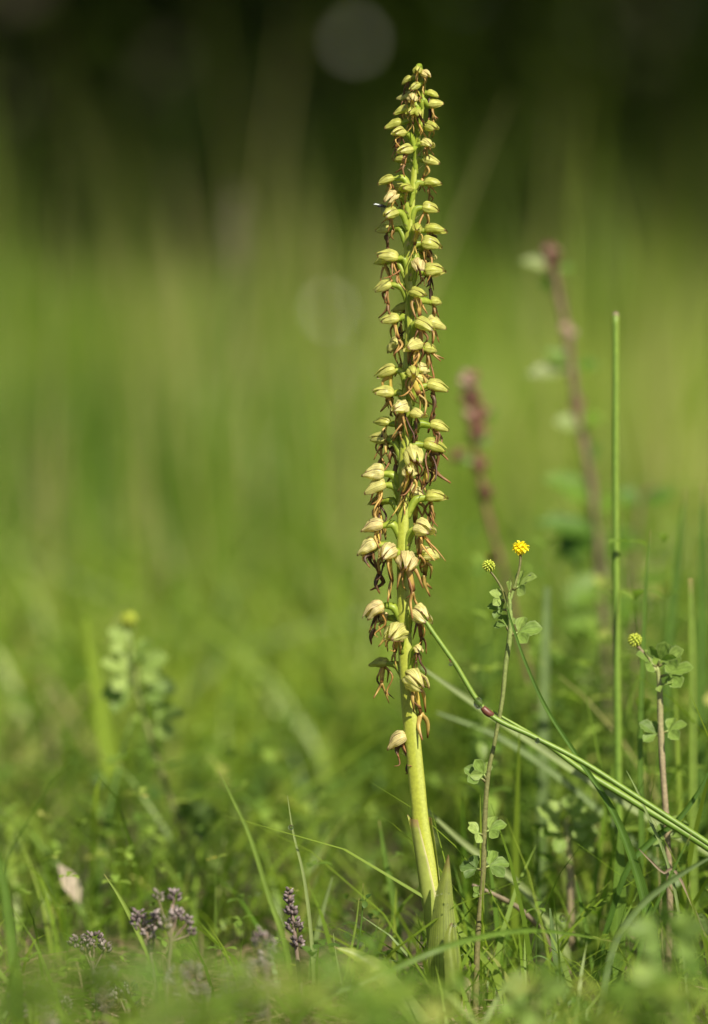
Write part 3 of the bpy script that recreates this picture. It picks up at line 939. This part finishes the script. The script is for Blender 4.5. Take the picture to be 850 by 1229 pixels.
blade('grass_blade', 'dark arching blade falling from the yellow flowered medick to the lower right', [(603, 708), (613, 745), (630, 795), (655, 850), (690, 905), (735, 975), (764, 1050), (780, 1120), (790, 1200)], 1.494, [1, 3, 4.5, 5.5, 6.5, 11, 15, 15, 12], r=.25, fold=.4, group=GB, n=44)
blade('grass_blade', 'thin pale blade leaning left above the crossing stalks at right', [(752, 925), (765, 950), (780, 985), (799, 1030), (815, 1100)], 1.493, [.6, 3, 4, 4, 3], r=.6, mat='grass_pale', group=GB)
blade('grass_blade', 'pale soft blade running below the bent stalk to the lower right', [(505, 800), (560, 838), (640, 892), (720, 945), (800, 995), (880, 1050)], 1.575, [3, 9, 11, 12, 12, 11], r=.7, mat='grass_pale', group=GB, n=30)
blade('grass_blade', 'softer pale blade under the bent stalk, lowest of the slanting blades', [(525, 855), (600, 885), (680, 940), (760, 1010), (830, 1080)], 1.62, [3, 8, 9, 9, 9], r=.45, mat='grass_pale', group=GB, n=30)
blade('grass_blade', 'slanting pale blade right of the stem and behind the medick stem', [(505, 965), (560, 1015), (620, 1060), (665, 1115), (700, 1190)], 1.565, [2, 9, 11, 11, 10], r=.75, mat='grass_pale', group=GB)
blade('grass_blade', 'blunt light green blade standing near the right edge', [(828, 694), (830, 760), (831, 850), (831, 960), (832, 1100)], 1.57, [7, 11, 11, 11, 11], r=.85, group=GB)
blade('grass_blade', 'soft grey green blade behind the yellow flowered medick', [(656, 704), (654, 760), (652, 840), (650, 960)], 1.66, [8, 13, 14, 12], r=.35, mat='grass_pale', group=GB)
blade('grass_blade', 'slender blade rising behind the right hand medick', [(781, 636), (775, 700), (771, 790), (768, 900), (770, 1050)], 1.56, [1, 5, 7, 8, 8], r=.45, group=GB)
blade('grass_blade', 'dark soft blade just left of the rightmost tall blade', [(822, 585), (812, 680), (800, 790), (795, 950)], 1.68, [3, 13, 16, 17], r=.3, group=GB)
blade('grass_blade', 'dark soft blade at the right edge of the picture', [(843, 580), (842, 700), (840, 850), (838, 1000)], 1.68, [3, 14, 19, 19], r=.3, group=GB)
blade('grass_blade', 'wide blurred lime blade standing left of the small left medick', [(103, 742), (112, 800), (124, 880), (138, 960), (146, 1060)], 1.78, [8, 18, 21, 20, 18], mat='lime', r=.2, group=GB)
blade('grass_blade', 'blurred pale blade arching from the left towards the orchid', [(515, 716), (440, 738), (350, 760), (270, 792), (215, 850), (190, 960)], 2.2, [3, 6, 8, 9, 9, 8], r=.6, mat='grass_pale', normal=(0, -1, .7), group=GB)
blade('grass_blade', 'blurred pale blade sloping down to the right in the far left', [(20, 660), (90, 695), (180, 735), (260, 800), (310, 930)], 2.4, [3, 5, 6, 6, 6], r=.7, mat='grass_pale', normal=(0, -1, .7), group=GB)
blade('grass_blade', 'blurred upright blade at the lower left edge', [(-6, 1010), (4, 1060), (12, 1120), (18, 1190)], 1.42, [3, 12, 15, 15], r=.5, group=GB)
blade('grass_blade', 'grey green blade sweeping in from the right edge over the lower right', [(868, 1020), (815, 1050), (770, 1085), (738, 1130), (722, 1200)], 1.455, [2, 8, 9, 9, 8], r=.25, mat='grass_pale', group=GB)
blade('grass_blade', 'dark narrow blade crossing high at the right edge', [(856, 915), (838, 950), (812, 985), (778, 1012), (745, 1060)], 1.52, [1, 6, 8, 8, 7], r=.15, group=GB)
blade('grass_blade', 'thin curling blade with hooked tip, right of the orchid foot', [(633, 1158), (645, 1147), (662, 1155), (680, 1185), (705, 1222), (730, 1245)], 1.475, [.8, 2, 3.5, 8, 9, 8], r=.3, group=GB)
blade('grass_blade', 'soft upright blade between the orchid stem and the dewdrop blade', [(455, 985), (462, 1030), (472, 1080), (480, 1150)], 1.575, [2, 8, 9, 9], r=.55, group=GB)
blade('grass_blade', 'short pale blade leaning right beside the dewdrop blade', [(399, 1052), (388, 1090), (378, 1130), (372, 1180)], 1.55, [2, 7, 8, 7], r=.6, mat='grass_pale', group=GB)
blade('grass_blade', 'narrow blade standing behind the dark arching blade, lower right', [(830, 1000), (800, 1060), (770, 1130), (755, 1230)], 1.47, [1, 5, 7, 7], r=.3, group=GB)
blade('grass_blade', 'green blade leaning left beside the wide upright blade', [(690, 1050), (700, 1100), (712, 1160), (725, 1235)], 1.54, [1, 6, 9, 9], r=.4, group=GB)
blade('grass_blade', 'pale grey blade with bluish look beside the pale pink medick stem', [(660, 1090), (664, 1130), (672, 1180), (680, 1240)], 1.51, [2, 8, 11, 11], r=.15, mat='grass_pale', group=GB)
blade('dry_blade', 'short dry blade with white tip and red base at lower right', [(767, 1019), (780, 1032), (796, 1047), (820, 1062)], 1.49, [.8, 2.5, 3.5, 3], mat='straw', r=.3)

# small extra blades along the bottom, sharp and half sharp, scattered
rd = random.Random(77)


# ------------------------------------------------------------------ stalks
def stalk(name, label, cat, lst, d, rad, mat='culm', n=30, seg=10, foot=True, root=True, top_r=None):
    P = pts(lst, d)
    if foot:
        ft = P[-1]
        zf = gz(ft.x, ft.y)
        if ft.z > zf + .003:
            dv = (P[-1] - P[-2]).normalized()
            P.append(Vector((ft.x + dv.x * (ft.z - zf) * .6, ft.y, zf - .003)))
    P = P[::-1]
    rr = [q * .5 * mpp(d) for q in rad][::-1]
    mb = MB()
    add_tube(mb, P, rr, n=n, seg=seg, ridge=.04, nub=.04)
    rt_ = empty(name, P[0])
    tag(rt_, label, cat)
    mb.build('stalk', M[mat], rt_)
    return rt_


bs = stalk('bent_stalk', 'bright green stalk kinked at a dark red node, leaning against the orchid', 'grass stalk',
           [(505, 735, 1.493), (515, 752, 1.492), (545, 795, 1.491), (585, 855, 1.49), (640, 884, 1.489), (700, 915, 1.488), (770, 960, 1.487), (850, 1012, 1.486), (905, 1050, 1.486), (960, 1120, 1.486)], 1.49, [5, 5.5, 6, 6.5, 6.5, 6.5, 7, 7, 7, 7], n=70)
mb = MB()
add_tube(mb, [at(579, 849, 1.49), at(585, 855, 1.49), at(592, 859, 1.49)], [.0010, .0014, .0014, .0010], n=8, seg=10)
mb.build('node', M['node'], bs)
mb = MB()
add_blade(mb, [at(545, 797, 1.4905), at(541, 793, 1.4905), at(539, 791, 1.490)], [2 * mpp(), 3 * mpp(), .5 * mpp()], n=5, r=.2)
mb.build('scale_leaf', M['node'], bs)
ls = stalk('slanting_stalk', 'darker green stalk running just below the bent stalk towards the right edge', 'grass stalk',
           [(590, 853, 1.515), (650, 889, 1.515), (700, 925, 1.515), (760, 962, 1.515), (850, 1018, 1.515), (920, 1070, 1.515)], 1.515, [3, 6, 8, 9, 9, 9], n=50)
rs = stalk('rush_stalk', 'tall straight green rush-like stalk with a blunt tip on the right', 'grass stalk',
           [(739, 378), (739, 460), (739, 600), (740, 760), (742, 930), (744, 1100)], 1.585, [8.5, 9, 9.5, 10, 10, 10], n=50)
mb = MB()
add_blob(mb, at(739, 379, 1.585), (0, 0, 1), 4.4 * mpp(1.585), 5 * mpp(1.585), r=.5)
tag(mb.build('tip', M['straw'], rs), 'dull yellow blunt tip')


# ------------------------------------------------------------------ medick plants
def trefoil(parent, base, direc, up, L, spread=62, r=.5, pet=None, wf=.72):
    """One leaf: a short stalk mesh with three leaflet sub-parts."""
    d = Vector(direc).normalized()
    b = Vector(base)
    mb = MB()
    j = b + d * (L * .35 if pet is None else pet)
    add_tube(mb, [b, b.lerp(j, .5), j], [.0006, .0005, .0004], n=4, seg=6)
    lf = mb.build('leaf', M['medstem'], parent, org=b)
    u = Vector(up)
    u = (u - d * u.dot(d)).normalized()
    s = u.cross(d)
    for k, a in enumerate((0, spread, -spread)):
        dd = d * math.cos(R(a)) + s * math.sin(R(a)) + u * random.uniform(-.12, .22)
        m2 = MB()
        Lk = L * (1.05 if k == 0 else .92) * random.uniform(.92, 1.08)
        add_leaf(m2, j, dd, u + s * random.uniform(-.3, .3), Lk, Lk * wf, n=10, fold=random.uniform(.25, .5), curl=random.uniform(-.05, .22), r=min(1, max(0, r + random.uniform(-.15, .15))), tooth=.06)
        m2.build('leaflet', M['medleaf'], lf, org=j)
    return lf


def head(parent, c, rad, mat, label=None, n=46, elong=1.0, pt=.55):
    """Round flower head: florets packed over a small ball."""
    mb = MB()
    add_blob(mb, c, (0, 0, 1), rad * .72, rad * .72 * elong, r=.3)
    for i in range(n):
        z = 1 - 2 * (i + .5) / n
        ph = i * 2.39996
        q = math.sqrt(1 - z * z)
        dv = Vector((q * math.cos(ph), q * math.sin(ph), z * elong))
        if mat == 'yellow':
            add_leaf(mb, Vector(c) + dv * rad * .5, dv + Vector((0, 0, -.15)), Vector((0, 0, 1)) + dv * .3, rad * .75 * random.uniform(.75, 1.15), rad * .6, n=5, fold=.4, curl=.25, obov=.6, r=random.random())
        else:
            add_blob(mb, Vector(c) + dv * rad * .78, dv + Vector((0, 0, -.25)), rad * .17, rad * .34 * random.uniform(.8, 1.2), seg=6, rings=4, r=random.random())
    o = mb.build('flower_head', M[mat], parent)
    if label:
        o['label'] = label
    return o


def medick(label, stem, d, rad, mat='medstem', heads=(), leaves=(), branches=(), dd=None):
    P = pts(stem, d)
    ft = P[-1]
    zf = gz(ft.x, ft.y)
    if ft.z > zf + .003:
        P.append(Vector((ft.x, ft.y, zf - .003)))
    P = P[::-1]
    root = empty('black_medick', P[0])
    tag(root, label, 'wildflower', 'medick plants in the turf')
    mb = MB()
    rr = [q * .5 * mpp(d) for q in rad][::-1]
    add_tube(mb, P, rr, n=44, seg=9, nub=.12)
    for (bp_, rb) in branches:
        Q = pts(bp_, d)
        add_tube(mb, Q, [q * .5 * mpp(d) for q in rb], n=14, seg=7, nub=.1)
    mb.build('stem', M[mat], root)
    for (hx, hy, hr, hm, lab, el) in heads:
        head(root, at(hx, hy, d), hr * mpp(d), hm, lab, elong=el)
    for q in leaves:
        lx, ly, ax_, az_, ay_, L, r_ = q[:7]
        trefoil(root, at(lx, ly, d), (ax_, ay_, az_), (random.uniform(-.25, .25), -.75, .8), L * 1.15 * mpp(d), r=r_, spread=q[7] if len(q) > 7 else 62)
    return root


random.seed(21)
# stem node list: (px, py); leaf list: x, y, dir x, dir z, dir y(depth), leaflet length px, tone
medick('slender medick with one bright yellow head and one green head, right of the orchid',
       [(611, 712), (613, 740), (612, 765), (607, 800), (603, 840), (594, 890), (586, 930), (582, 985), (580, 1050), (574, 1120), (571, 1195)], 1.5,
       [4, 6, 6.5, 5.5, 5, 5, 6, 6.5, 7, 7.5, 8],
       heads=[(625, 657, 8.5, 'yellow', 'bright yellow flower head', .85), (587, 679, 7.5, 'greenhead', 'unopened green flower head', .9)],
       branches=[([(587, 684), (595, 694), (603, 708), (609, 728), (613, 752)], [2.4, 2.6, 3, 3.4, 3.6]), ([(625, 664), (624, 680), (619, 700), (612, 722)], [3, 3, 3.5, 4])],
       leaves=[(616, 708, .75, .55, -.5, 22, .75), (612, 716, -.2, .75, -.7, 17, .85), (606, 722, -.75, .45, -.2, 15, .8), (610, 732, -1, .05, .2, 17, .25),
               (613, 762, 1, .35, -.3, 23, .55), (610, 756, -.3, .7, .5, 15, .3),
               (584, 935, -.55, 1.0, -.2, 17, .6), (583, 938, -.9, .65, .1, 20, .25),
               (580, 1000, .85, .45, -.2, 20, .6), (580, 1002, -.7, .3, -.5, 17, .95), (579, 1042, .95, .25, .2, 22, .3), (579, 1044, -.85, .1, .3, 18, .05), (577, 1075, -.6, .7, -.2, 9, .4)])
medick('medick with one pale green head on the right, beside the blunt light green blade',
       [(789, 800), (792, 825), (793, 870), (796, 930), (801, 1000), (804, 1080), (802, 1170)], 1.53, [4, 7, 7.5, 7.5, 8, 8.5, 9], mat='medstem_pink',
       heads=[(762, 768, 8, 'greenhead', 'pale green flower head', 1.0)],
       branches=[([(765, 775), (776, 788), (788, 806)], [4, 4, 5])],
       leaves=[(790, 800, .9, .6, -.3, 25, .6), (792, 812, 1, .25, -.2, 27, .35), (788, 800, -.75, .45, -.4, 20, .4), (790, 798, .25, .9, -.4, 20, .5),
               (793, 822, .5, .2, -.8, 16, .8), (795, 880, .9, .4, -.2, 20, .45), (795, 885, -.8, .4, .2, 20, .3), (802, 1000, .8, .4, -.3, 18, .5), (802, 1010, -.8, .5, -.1, 18, .35)])
medick('small blurred medick with a yellow green head, far left of the orchid',
       [(156, 762), (160, 800), (170, 850), (185, 900), (205, 960), (232, 1030), (255, 1090)], 1.70, [4, 6, 6, 7, 7, 8, 8], mat='medstem',
       heads=[(155, 743, 9, 'greenhead', None, .9)],
       leaves=[(157, 775, -.7, .6, -.3, 22, .95), (158, 785, .7, .3, -.4, 22, .5), (161, 808, .8, .5, -.2, 28, .7), (163, 815, -.9, .5, -.4, 30, .95), (165, 828, .9, .1, 0, 30, .3),
               (166, 835, -.9, .1, .1, 28, .4), (178, 870, 1, .3, -.2, 30, .6), (215, 985, 1, .2, 0, 30, .1), (215, 990, .3, .6, -.3, 26, .2)])
medick('blurred flowerless medick with a pinkish stem, between the yellow one and the right edge',
       [(678, 985), (682, 1010), (685, 1060), (686, 1110), (684, 1170)], 1.595, [6, 9, 11, 12, 12], mat='medstem_pink',
       leaves=[(679, 988, -.9, .45, -.3, 26, .8), (679, 985, .6, .7, -.3, 24, .75), (680, 990, .95, .15, -.3, 26, .6), (681, 1000, -.8, -.05, -.4, 24, .5), (682, 1012, .8, .3, .2, 24, .6),
               (684, 1030, -.5, .4, -.6, 20, .7), (686, 1118, .8, .4, -.4, 24, .6), (686, 1122, -.8, .3, -.4, 24, .5)])
# low medick at the bottom right, out of focus towards the camera
medick('soft leafy medick shoot in front of the lower right corner',
       [(800, 1120), (805, 1160), (812, 1225)], 1.30, [6, 9, 10],
       leaves=[(800, 1125, -.9, .2, -.3, 32, .2), (801, 1130, .9, .35, -.3, 34, .3), (803, 1160, -.8, -.1, -.5, 32, .1), (800, 1122, .1, .8, -.5, 28, .25)])
medick('soft leafy medick shoot in front of the orchid foot, right of its dried leaf',
       [(640, 1185), (644, 1210), (648, 1240)], 1.33, [6, 9, 10],
       leaves=[(640, 1190, -.9, .2, -.3, 26, .2), (641, 1194, .9, .25, -.3, 26, .3), (643, 1206, -.8, -.1, -.5, 32, .4), (640, 1186, .3, .6, -.6, 28, .5)])


# ------------------------------------------------------------------ blurred tall herbs behind on the right
def herb(label, stem, d, rad, mat, buds=(), leaves=()):
    P = pts(stem, d)
    ft = P[-1]
    P.append(Vector((ft.x + .01, ft.y, gz(ft.x, ft.y) - .003)))
    P = P[::-1]
    root = empty('tall_herb', P[0])
    tag(root, label, 'wild plant', 'tall reddish herbs behind the orchid')
    mb = MB()
    add_tube(mb, P, [q * .33 * mpp(d) for q in rad][::-1], n=60, seg=9, nub=.7)
    mb.build('stem', M[mat], root)
    for (bx, by, br, tone) in buds:
        mb = MB()
        for k in range(9):
            dv = Vector((random.uniform(-1, 1), random.uniform(-1, 1), random.uniform(-.6, 1)))
            add_blob(mb, at(bx, by, d) + dv * br * .55 * mpp(d), dv + Vector((0, 0, 1)), br * .4 * mpp(d), br * .62 * mpp(d), r=min(1, max(0, tone + random.uniform(-.25, .25))))
        mb.build('bud_cluster', M['redbud'], root)
    for (lx, ly, ax_, az_, L, W, tone) in leaves:
        mb = MB()
        add_leaf(mb, at(lx, ly, d), (ax_, random.uniform(-.5, .1), az_), (random.uniform(-.3, .3), -.8, .8), L * .85 * mpp(d), W * 1.0 * mpp(d), n=9, obov=.5, r=tone, curl=.15)
        mb.build('leaf', M['darkleaf'], root)
    return root


random.seed(5)
herb('shorter blurred reddish herb with a red bud spike, just right of the orchid',
     [(563, 458), (570, 520), (577, 575), (588, 625), (603, 680), (625, 770), (650, 880)], 1.83, [9, 12, 11, 10, 11, 12, 13], 'redstem',
     buds=[(563, 458, 13, .75), (566, 480, 14, .6), (570, 502, 15, .6), (573, 522, 12, .4), (580, 495, 10, .3), (577, 560, 12, .3), (581, 592, 11, .25), (549, 548, 9, .35)],
     leaves=[(571, 520, .3, -.3, 26, 14, .15), (575, 556, -1, .2, 46, 14, .2), (584, 505, .6, .5, 20, 12, .2)])
herb('taller blurred brown herb with a leafy stem, nearest the tall rush stalk',
     [(663, 305), (668, 340), (679, 390), (687, 450), (695, 500), (708, 570), (716, 640), (724, 720), (732, 830), (740, 930)], 1.85, [10, 13, 15, 15, 16, 16, 18, 20, 20, 20], 'brownstem',
     buds=[(662, 302, 11, .6), (664, 318, 11, .35), (681, 398, 11, .98), (692, 486, 9, .6)],
     leaves=[(662, 322, -.9, .35, 46, 20, .95), (664, 330, -.1, -.2, 26, 22, .25), (668, 326, .9, .3, 26, 14, .3), (686, 442, -1, -.05, 66, 22, .98), (688, 438, -.5, .3, 46, 22, .4), (690, 440, .6, .1, 36, 20, .2),
             (696, 508, .8, .3, 36, 26, .6), (697, 512, -.7, .2, 40, 28, .85), (700, 530, .3, -.4, 34, 26, .15), (712, 600, -.8, .5, 80, 40, .35), (712, 610, .9, .3, 50, 30, .5), (716, 640, -.9, .3, 90, 34, .1), (720, 660, .9, .3, 60, 40, .15), (722, 690, -.5, -.4, 70, 40, .45), (716, 622, -.6, -.6, 80, 46, .05),
             (728, 740, .8, .4, 60, 44, .25), (728, 760, -.8, .3, 66, 44, .5)])
herb('blurred dark leaved herb behind the rush stalk at the right',
     [(790, 585), (770, 600), (762, 680), (765, 780), (772, 880)], 1.9, [5, 7, 8, 9, 9], 'brownstem',
     leaves=[(770, 600, .9, .25, 50, 30, .1), (768, 602, -.2, .1, 34, 26, .05), (764, 650, -.8, .4, 40, 24, .3), (764, 700, .8, .3, 44, 26, .3)])


# ------------------------------------------------------------------ dried thyme at lower left
def thyme(label, stem, d, spikes, lean=None):
    P = pts(stem, d)
    ft = P[-1]
    zf = gz(ft.x, ft.y)
    P.append(Vector((ft.x, ft.y, min(zf - .003, ft.z - .002))))
    P = P[::-1]
    root = empty('dried_thyme', P[0])
    tag(root, label, 'dried flower', 'dried thyme heads in the turf')
    mb = MB()
    add_tube(mb, P, [3.2 * mpp(d), 2.6 * mpp(d), 2.2 * mpp(d)], n=22, seg=7, nub=.2)
    for sp in spikes:
        q = sp[0]
        add_tube(mb, [at(q[0], q[1] + 4, d), Vector(P[len(P) // 2])], [1.3 * mpp(d), 1.6 * mpp(d)], n=8, seg=6)
    mb.build('stem', M['thyme_stem'], root)
    for (c, wpx, hpx, n_, tone) in spikes:
        mb = MB()
        cc = at(c[0], c[1], d)
        for k in range(n_):
            u = (k + .5) / n_
            ph = k * 2.4 + random.uniform(-.4, .4)
            # whorls of small ribbed calyces
            hh = (round(u * 4) / 4 - .5) * hpx + random.uniform(-.06, .06) * hpx
            wr = wpx * .5 * (0.55 + .45 * math.sin(math.pi * min(1, .25 + u * .75)))
            o3 = Vector((math.cos(ph) * wr, math.sin(ph) * wr, hh)) * mpp(d)
            ax = Vector((math.cos(ph), math.sin(ph), .9))
            sz = random.uniform(1.7, 2.7) * mpp(d)
            add_blob(mb, cc + o3, ax, sz, sz * 1.65, seg=7, rings=4, r=min(1, max(0, tone + random.uniform(-.35, .4))), lump=.3)
            if random.random() < .5:
                add_leaf(mb, cc + o3 + ax.normalized() * sz * 1.2, ax + Vector((0, 0, random.uniform(-.5, .5))), (0, 0, 1), sz * 1.6, sz * .8, n=4, r=random.random())
        mb.build('seed_head', M['thyme'], root)
    return root


random.seed(9)
thyme('dried thyme with one upright slender spike, left of the dewdrop blade', [(347, 1070), (352, 1105), (357, 1150), (362, 1200)], 1.485,
      [((347, 1075), 9, 16, 16, .45), ((350, 1092), 13, 10, 16, .5), ((353, 1110), 17, 14, 22, .55), ((357, 1130), 15, 10, 14, .5)])
thyme('flat dark dried thyme head, leftmost below the short yellow spike', [(104, 1130), (112, 1165), (118, 1215)], 1.49,
      [((97, 1130), 26, 13, 26, .35), ((113, 1127), 24, 16, 26, .4), ((126, 1135), 12, 10, 10, .5)])
thyme('loose pale dried thyme touching the short yellow spike', [(172, 1100), (182, 1150), (190, 1210)], 1.462,
      [((166, 1103), 16, 20, 24, .6), ((178, 1115), 16, 18, 22, .65), ((187, 1098), 10, 8, 9, .7)])
thyme('tall branching dried thyme right of the short yellow spike', [(207, 1085), (205, 1130), (200, 1210)], 1.452,
      [((190, 1075), 11, 11, 10, .45), ((209, 1074), 14, 11, 14, .4), ((212, 1095), 16, 14, 16, .7), ((226, 1103), 9, 9, 8, .85), ((198, 1108), 14, 14, 16, .6), ((230, 1117), 8, 8, 7, .3)])
thyme('very low dark dried thyme with a crimson bud at the bottom left', [(68, 1200), (72, 1225)], 1.47, [((62, 1203), 18, 20, 24, .3), ((77, 1207), 16, 18, 20, .5), ((70, 1192), 10, 8, 8, .3)])
thyme('low whitish dried thyme near the bottom, under the tall branching one', [(150, 1190), (155, 1225)], 1.48, [((142, 1190), 18, 16, 22, .75), ((156, 1187), 16, 14, 18, .85), ((162, 1200), 12, 12, 12, .8), ((118, 1208), 10, 8, 9, .8)])
thyme('soft blurred mauve thyme in front, below the upright slender spike', [(292, 1165), (290, 1200), (288, 1240)], 1.36,
      [((285, 1172), 36, 26, 36, .5), ((310, 1165), 26, 26, 26, .35), ((275, 1200), 36, 30, 36, .45), ((300, 1205), 36, 30, 36, .4), ((322, 1185), 20, 18, 16, .5)])
thyme('soft blurred grey thyme spike leaning left at the bottom left', [(42, 1188), (52, 1215), (64, 1250)], 1.36, [((44, 1192), 12, 22, 18, .6), ((52, 1212), 14, 24, 20, .6), ((61, 1234), 14, 24, 18, .55)])
thyme('soft blurred brown thyme between the dark and pale thyme heads', [(120, 1170), (124, 1200), (128, 1240)], 1.39, [((118, 1172), 16, 20, 18, .55), ((126, 1196), 20, 24, 22, .5), ((134, 1165), 14, 14, 12, .6)])

thyme('soft mauve thyme cluster at the bottom, directly below the tall branching thyme', [(222, 1168), (226, 1195), (230, 1235)], 1.40,
      [((212, 1172), 22, 18, 22, .55), ((230, 1166), 20, 18, 20, .45), ((240, 1190), 20, 18, 20, .6), ((218, 1196), 18, 18, 18, .5)])
thyme('thin soft thyme just left of the slender upright spike', [(318, 1122), (320, 1160), (322, 1215)], 1.42,
      [((312, 1124), 14, 18, 16, .6), ((324, 1132), 14, 18, 16, .5), ((318, 1150), 16, 14, 14, .65)])
thyme('small grey thyme tuft at the far left bottom corner', [(16, 1200), (18, 1220), (22, 1250)], 1.43,
      [((12, 1204), 14, 16, 16, .65), ((24, 1212), 14, 16, 16, .5)])
# pale dead leaf in the left turf
dl = MB()
add_leaf(dl, at(96, 1085, 1.62), (-.42, .1, 1.0), (.5, -1, .3), 54 * mpp(1.62), 22 * mpp(1.62), n=9, obov=.5, r=1.0, curl=.25)
tag(dl.build('dead_leaf', M['straw'], None, org=at(96, 1085, 1.62)), 'pale pinkish grey dead leaf standing in the left turf', 'dead leaf')
dt = MB()
add_tube(dt, [at(567, 1062, 1.53), at(590, 1072, 1.53), at(625, 1092, 1.54), at(655, 1125, 1.55), at(670, 1180, 1.56)], [2 * mpp(), 3 * mpp(), 3.5 * mpp(), 4 * mpp()], n=18, seg=7, nub=.2)
tag(dt.build('dead_stalk', M['straw'], None, org=at(670, 1180, 1.56)), 'thin brown dead stalk slanting down behind the yellow medick stem', 'dead stalk')

# pale seeding grass behind on the left
sg = empty('seeding_grass', Vector((at(276, 760, 3.0).x, at(276, 760, 3.0).y, 0)))
tag(sg, 'tall ghostly seeding grass stalk far behind, left of the orchid', 'grass stalk')
mb = MB()
add_tube(mb, [wloc(sg), at(276, 700, 3.0), at(278, 480, 3.0), at(284, 240, 3.0)], [.0022, .002, .0016, .001], n=20, seg=6)
mb.build('stalk', M['grass_pale'], sg)
mb = MB()
for k in range(16):
    u = k / 15
    p = at(281 + 4 * u, 320 - 85 * u, 3.0)
    a = k * 2.4
    add_blob(mb, p + Vector((math.cos(a), math.sin(a), 0)) * .0035, (math.cos(a), math.sin(a), 2), .0018, .005, seg=5, rings=3, r=random.random())
mb.build('seed_head', M['straw'], sg)


# ------------------------------------------------------------------ far white flowers added to make the pale blur discs
def disc_daisy(label, px, py, d, rad):
    c = at(px, py, d)
    zf = gz(c.x, c.y)
    root = empty('disc_flower', Vector((c.x, c.y + .03, zf)))
    tag(root, label, 'wildflower', 'white flowers added far back for the pale discs')
    mb = MB()
    add_tube(mb, [wloc(root), Vector((c.x - .01, c.y + .03, (c.z + zf) / 2)), c], [.0025, .002, .002], n=10, seg=6)
    mb.build('stem', M['culm'], root)
    n_ = Vector((.35, -1, .55)).normalized()
    u_ = n_.orthogonal().normalized()
    v_ = n_.cross(u_)
    mb = MB()
    for k in range(16):
        a = 2 * math.pi * k / 16
        dv = u_ * math.cos(a) + v_ * math.sin(a)
        add_leaf(mb, c + dv * rad * .2, dv + n_ * .06, n_, rad * .82, rad * .38, n=5, fold=.1, curl=.03, obov=.6, r=random.random())
    mb.build('petals', M['petal'], root)
    mb = MB()
    add_blob(mb, c + n_ * .002, n_, rad * .28, rad * .15, r=.5)
    mb.build('centre', M['yellow'], root)


disc_daisy('highest white flower, added to give a dim disc against the dark wood above the orchid', 425, 48, 12.0, .023)
disc_daisy('white flower added left of the spike, the upper of the two brightest pale discs', 396, 372, 6.4, .0105)
disc_daisy('white flower added left of the spike, the lower of the two brightest pale discs', 412, 446, 5.4, .0115)
disc_daisy('white flower added left of the spike, lowest and dimmest of the three discs', 352, 480, 5.5, .0105)


# ------------------------------------------------------------------ dewdrops
def dew(label, px, py, d, rpx, stretch=1.15):
    mb = MB()
    rr = rpx * mpp(d)
    add_blob(mb, at(px, py, d), (0, 0, 1), rr, rr * stretch, seg=16, rings=12, lump=0.)
    return tag(mb.build('dewdrop', M['dew'], None, org=at(px, py, d)), label, 'dewdrop', 'dewdrops on the plants')


dew('large clear dewdrop hanging from the bent stalk above its red node', 574, 844, 1.488, 5.5, 1.3)
dew('tiny dewdrop under the bent stalk, nearest the orchid', 541, 797, 1.489, 2.4, 1.0)
dew('dewdrop under the lower part of the bent stalk, right of its node', 645, 889, 1.487, 3.0)
dew('dewdrop sitting on the thin upright blade left of the orchid', 349, 993, 1.498, 3.2, 1.0)
dew('dewdrop on the edge of the dark leaf at the orchid foot', 546, 1110, 1.470, 2.6)
dew('blurred dewdrop in the turf left of the orchid stem', 480, 1083, 1.62, 3.5)
dew('blurred dewdrop low in the turf, left of the upright thyme spike', 310, 1071, 1.60, 3.5)
dew('bright dewdrop in the turf beside the pale pink medick stem', 675, 1102, 1.53, 4.0)
dew('blurred dewdrop on the leaves of the far left medick', 203, 876, 1.72, 4.5)
dew('dewdrop at the bottom edge below the wide upright blade', 762, 1200, 1.47, 3.5)
dew('small dewdrop on the leaf of the yellow flowered medick', 636, 690, 1.492, 1.6, 1.0)

rdw = random.Random(4)
for k in range(12):
    px_, py_ = rdw.uniform(520, 542), rdw.uniform(1062, 1180)
    dew('tiny dewdrop on the dark upright leaf at the orchid foot', px_, py_, FOCUS - .0268 + .003 * max(0, 1100 - py_) / 60, rdw.uniform(.9, 1.6), 1.0)
# tiny gnat at the left of the spike
gn = empty('gnat', at(456, 247, 1.497))
tag(gn, 'tiny dark gnat with pale wing clinging left of the flower spike', 'insect')
mb = MB()
add_blob(mb, at(457, 247, 1.497), (1, 0, .1), .0006, .0013, r=.3)
add_blob(mb, at(462, 248, 1.497), (1, 0, 0), .0005, .0006, r=.3)
for k in range(3):
    for s in (-1, 1):
        add_tube(mb, [at(458 + k, 248, 1.497), at(458 + 2 * k, 252, 1.497) + Vector((0, s * .0008, 0)), at(459 + 3 * k, 258, 1.497) + Vector((0, s * .001, 0))], [.00012, .0001, .00007], n=5, seg=4)
mb.build('body', M['gnat'], gn)
for s in (-1, 1):
    mb = MB()
    add_leaf(mb, at(458, 246, 1.497), (-1, s * .3, .08), (0, -.5, 1), .0030, .0011, n=5, r=.5, curl=0)
    mb.build('wing', M['gnat_wing'], gn)

for o in bpy.data.objects:
    if 'wl' in o:
        del o['wl']
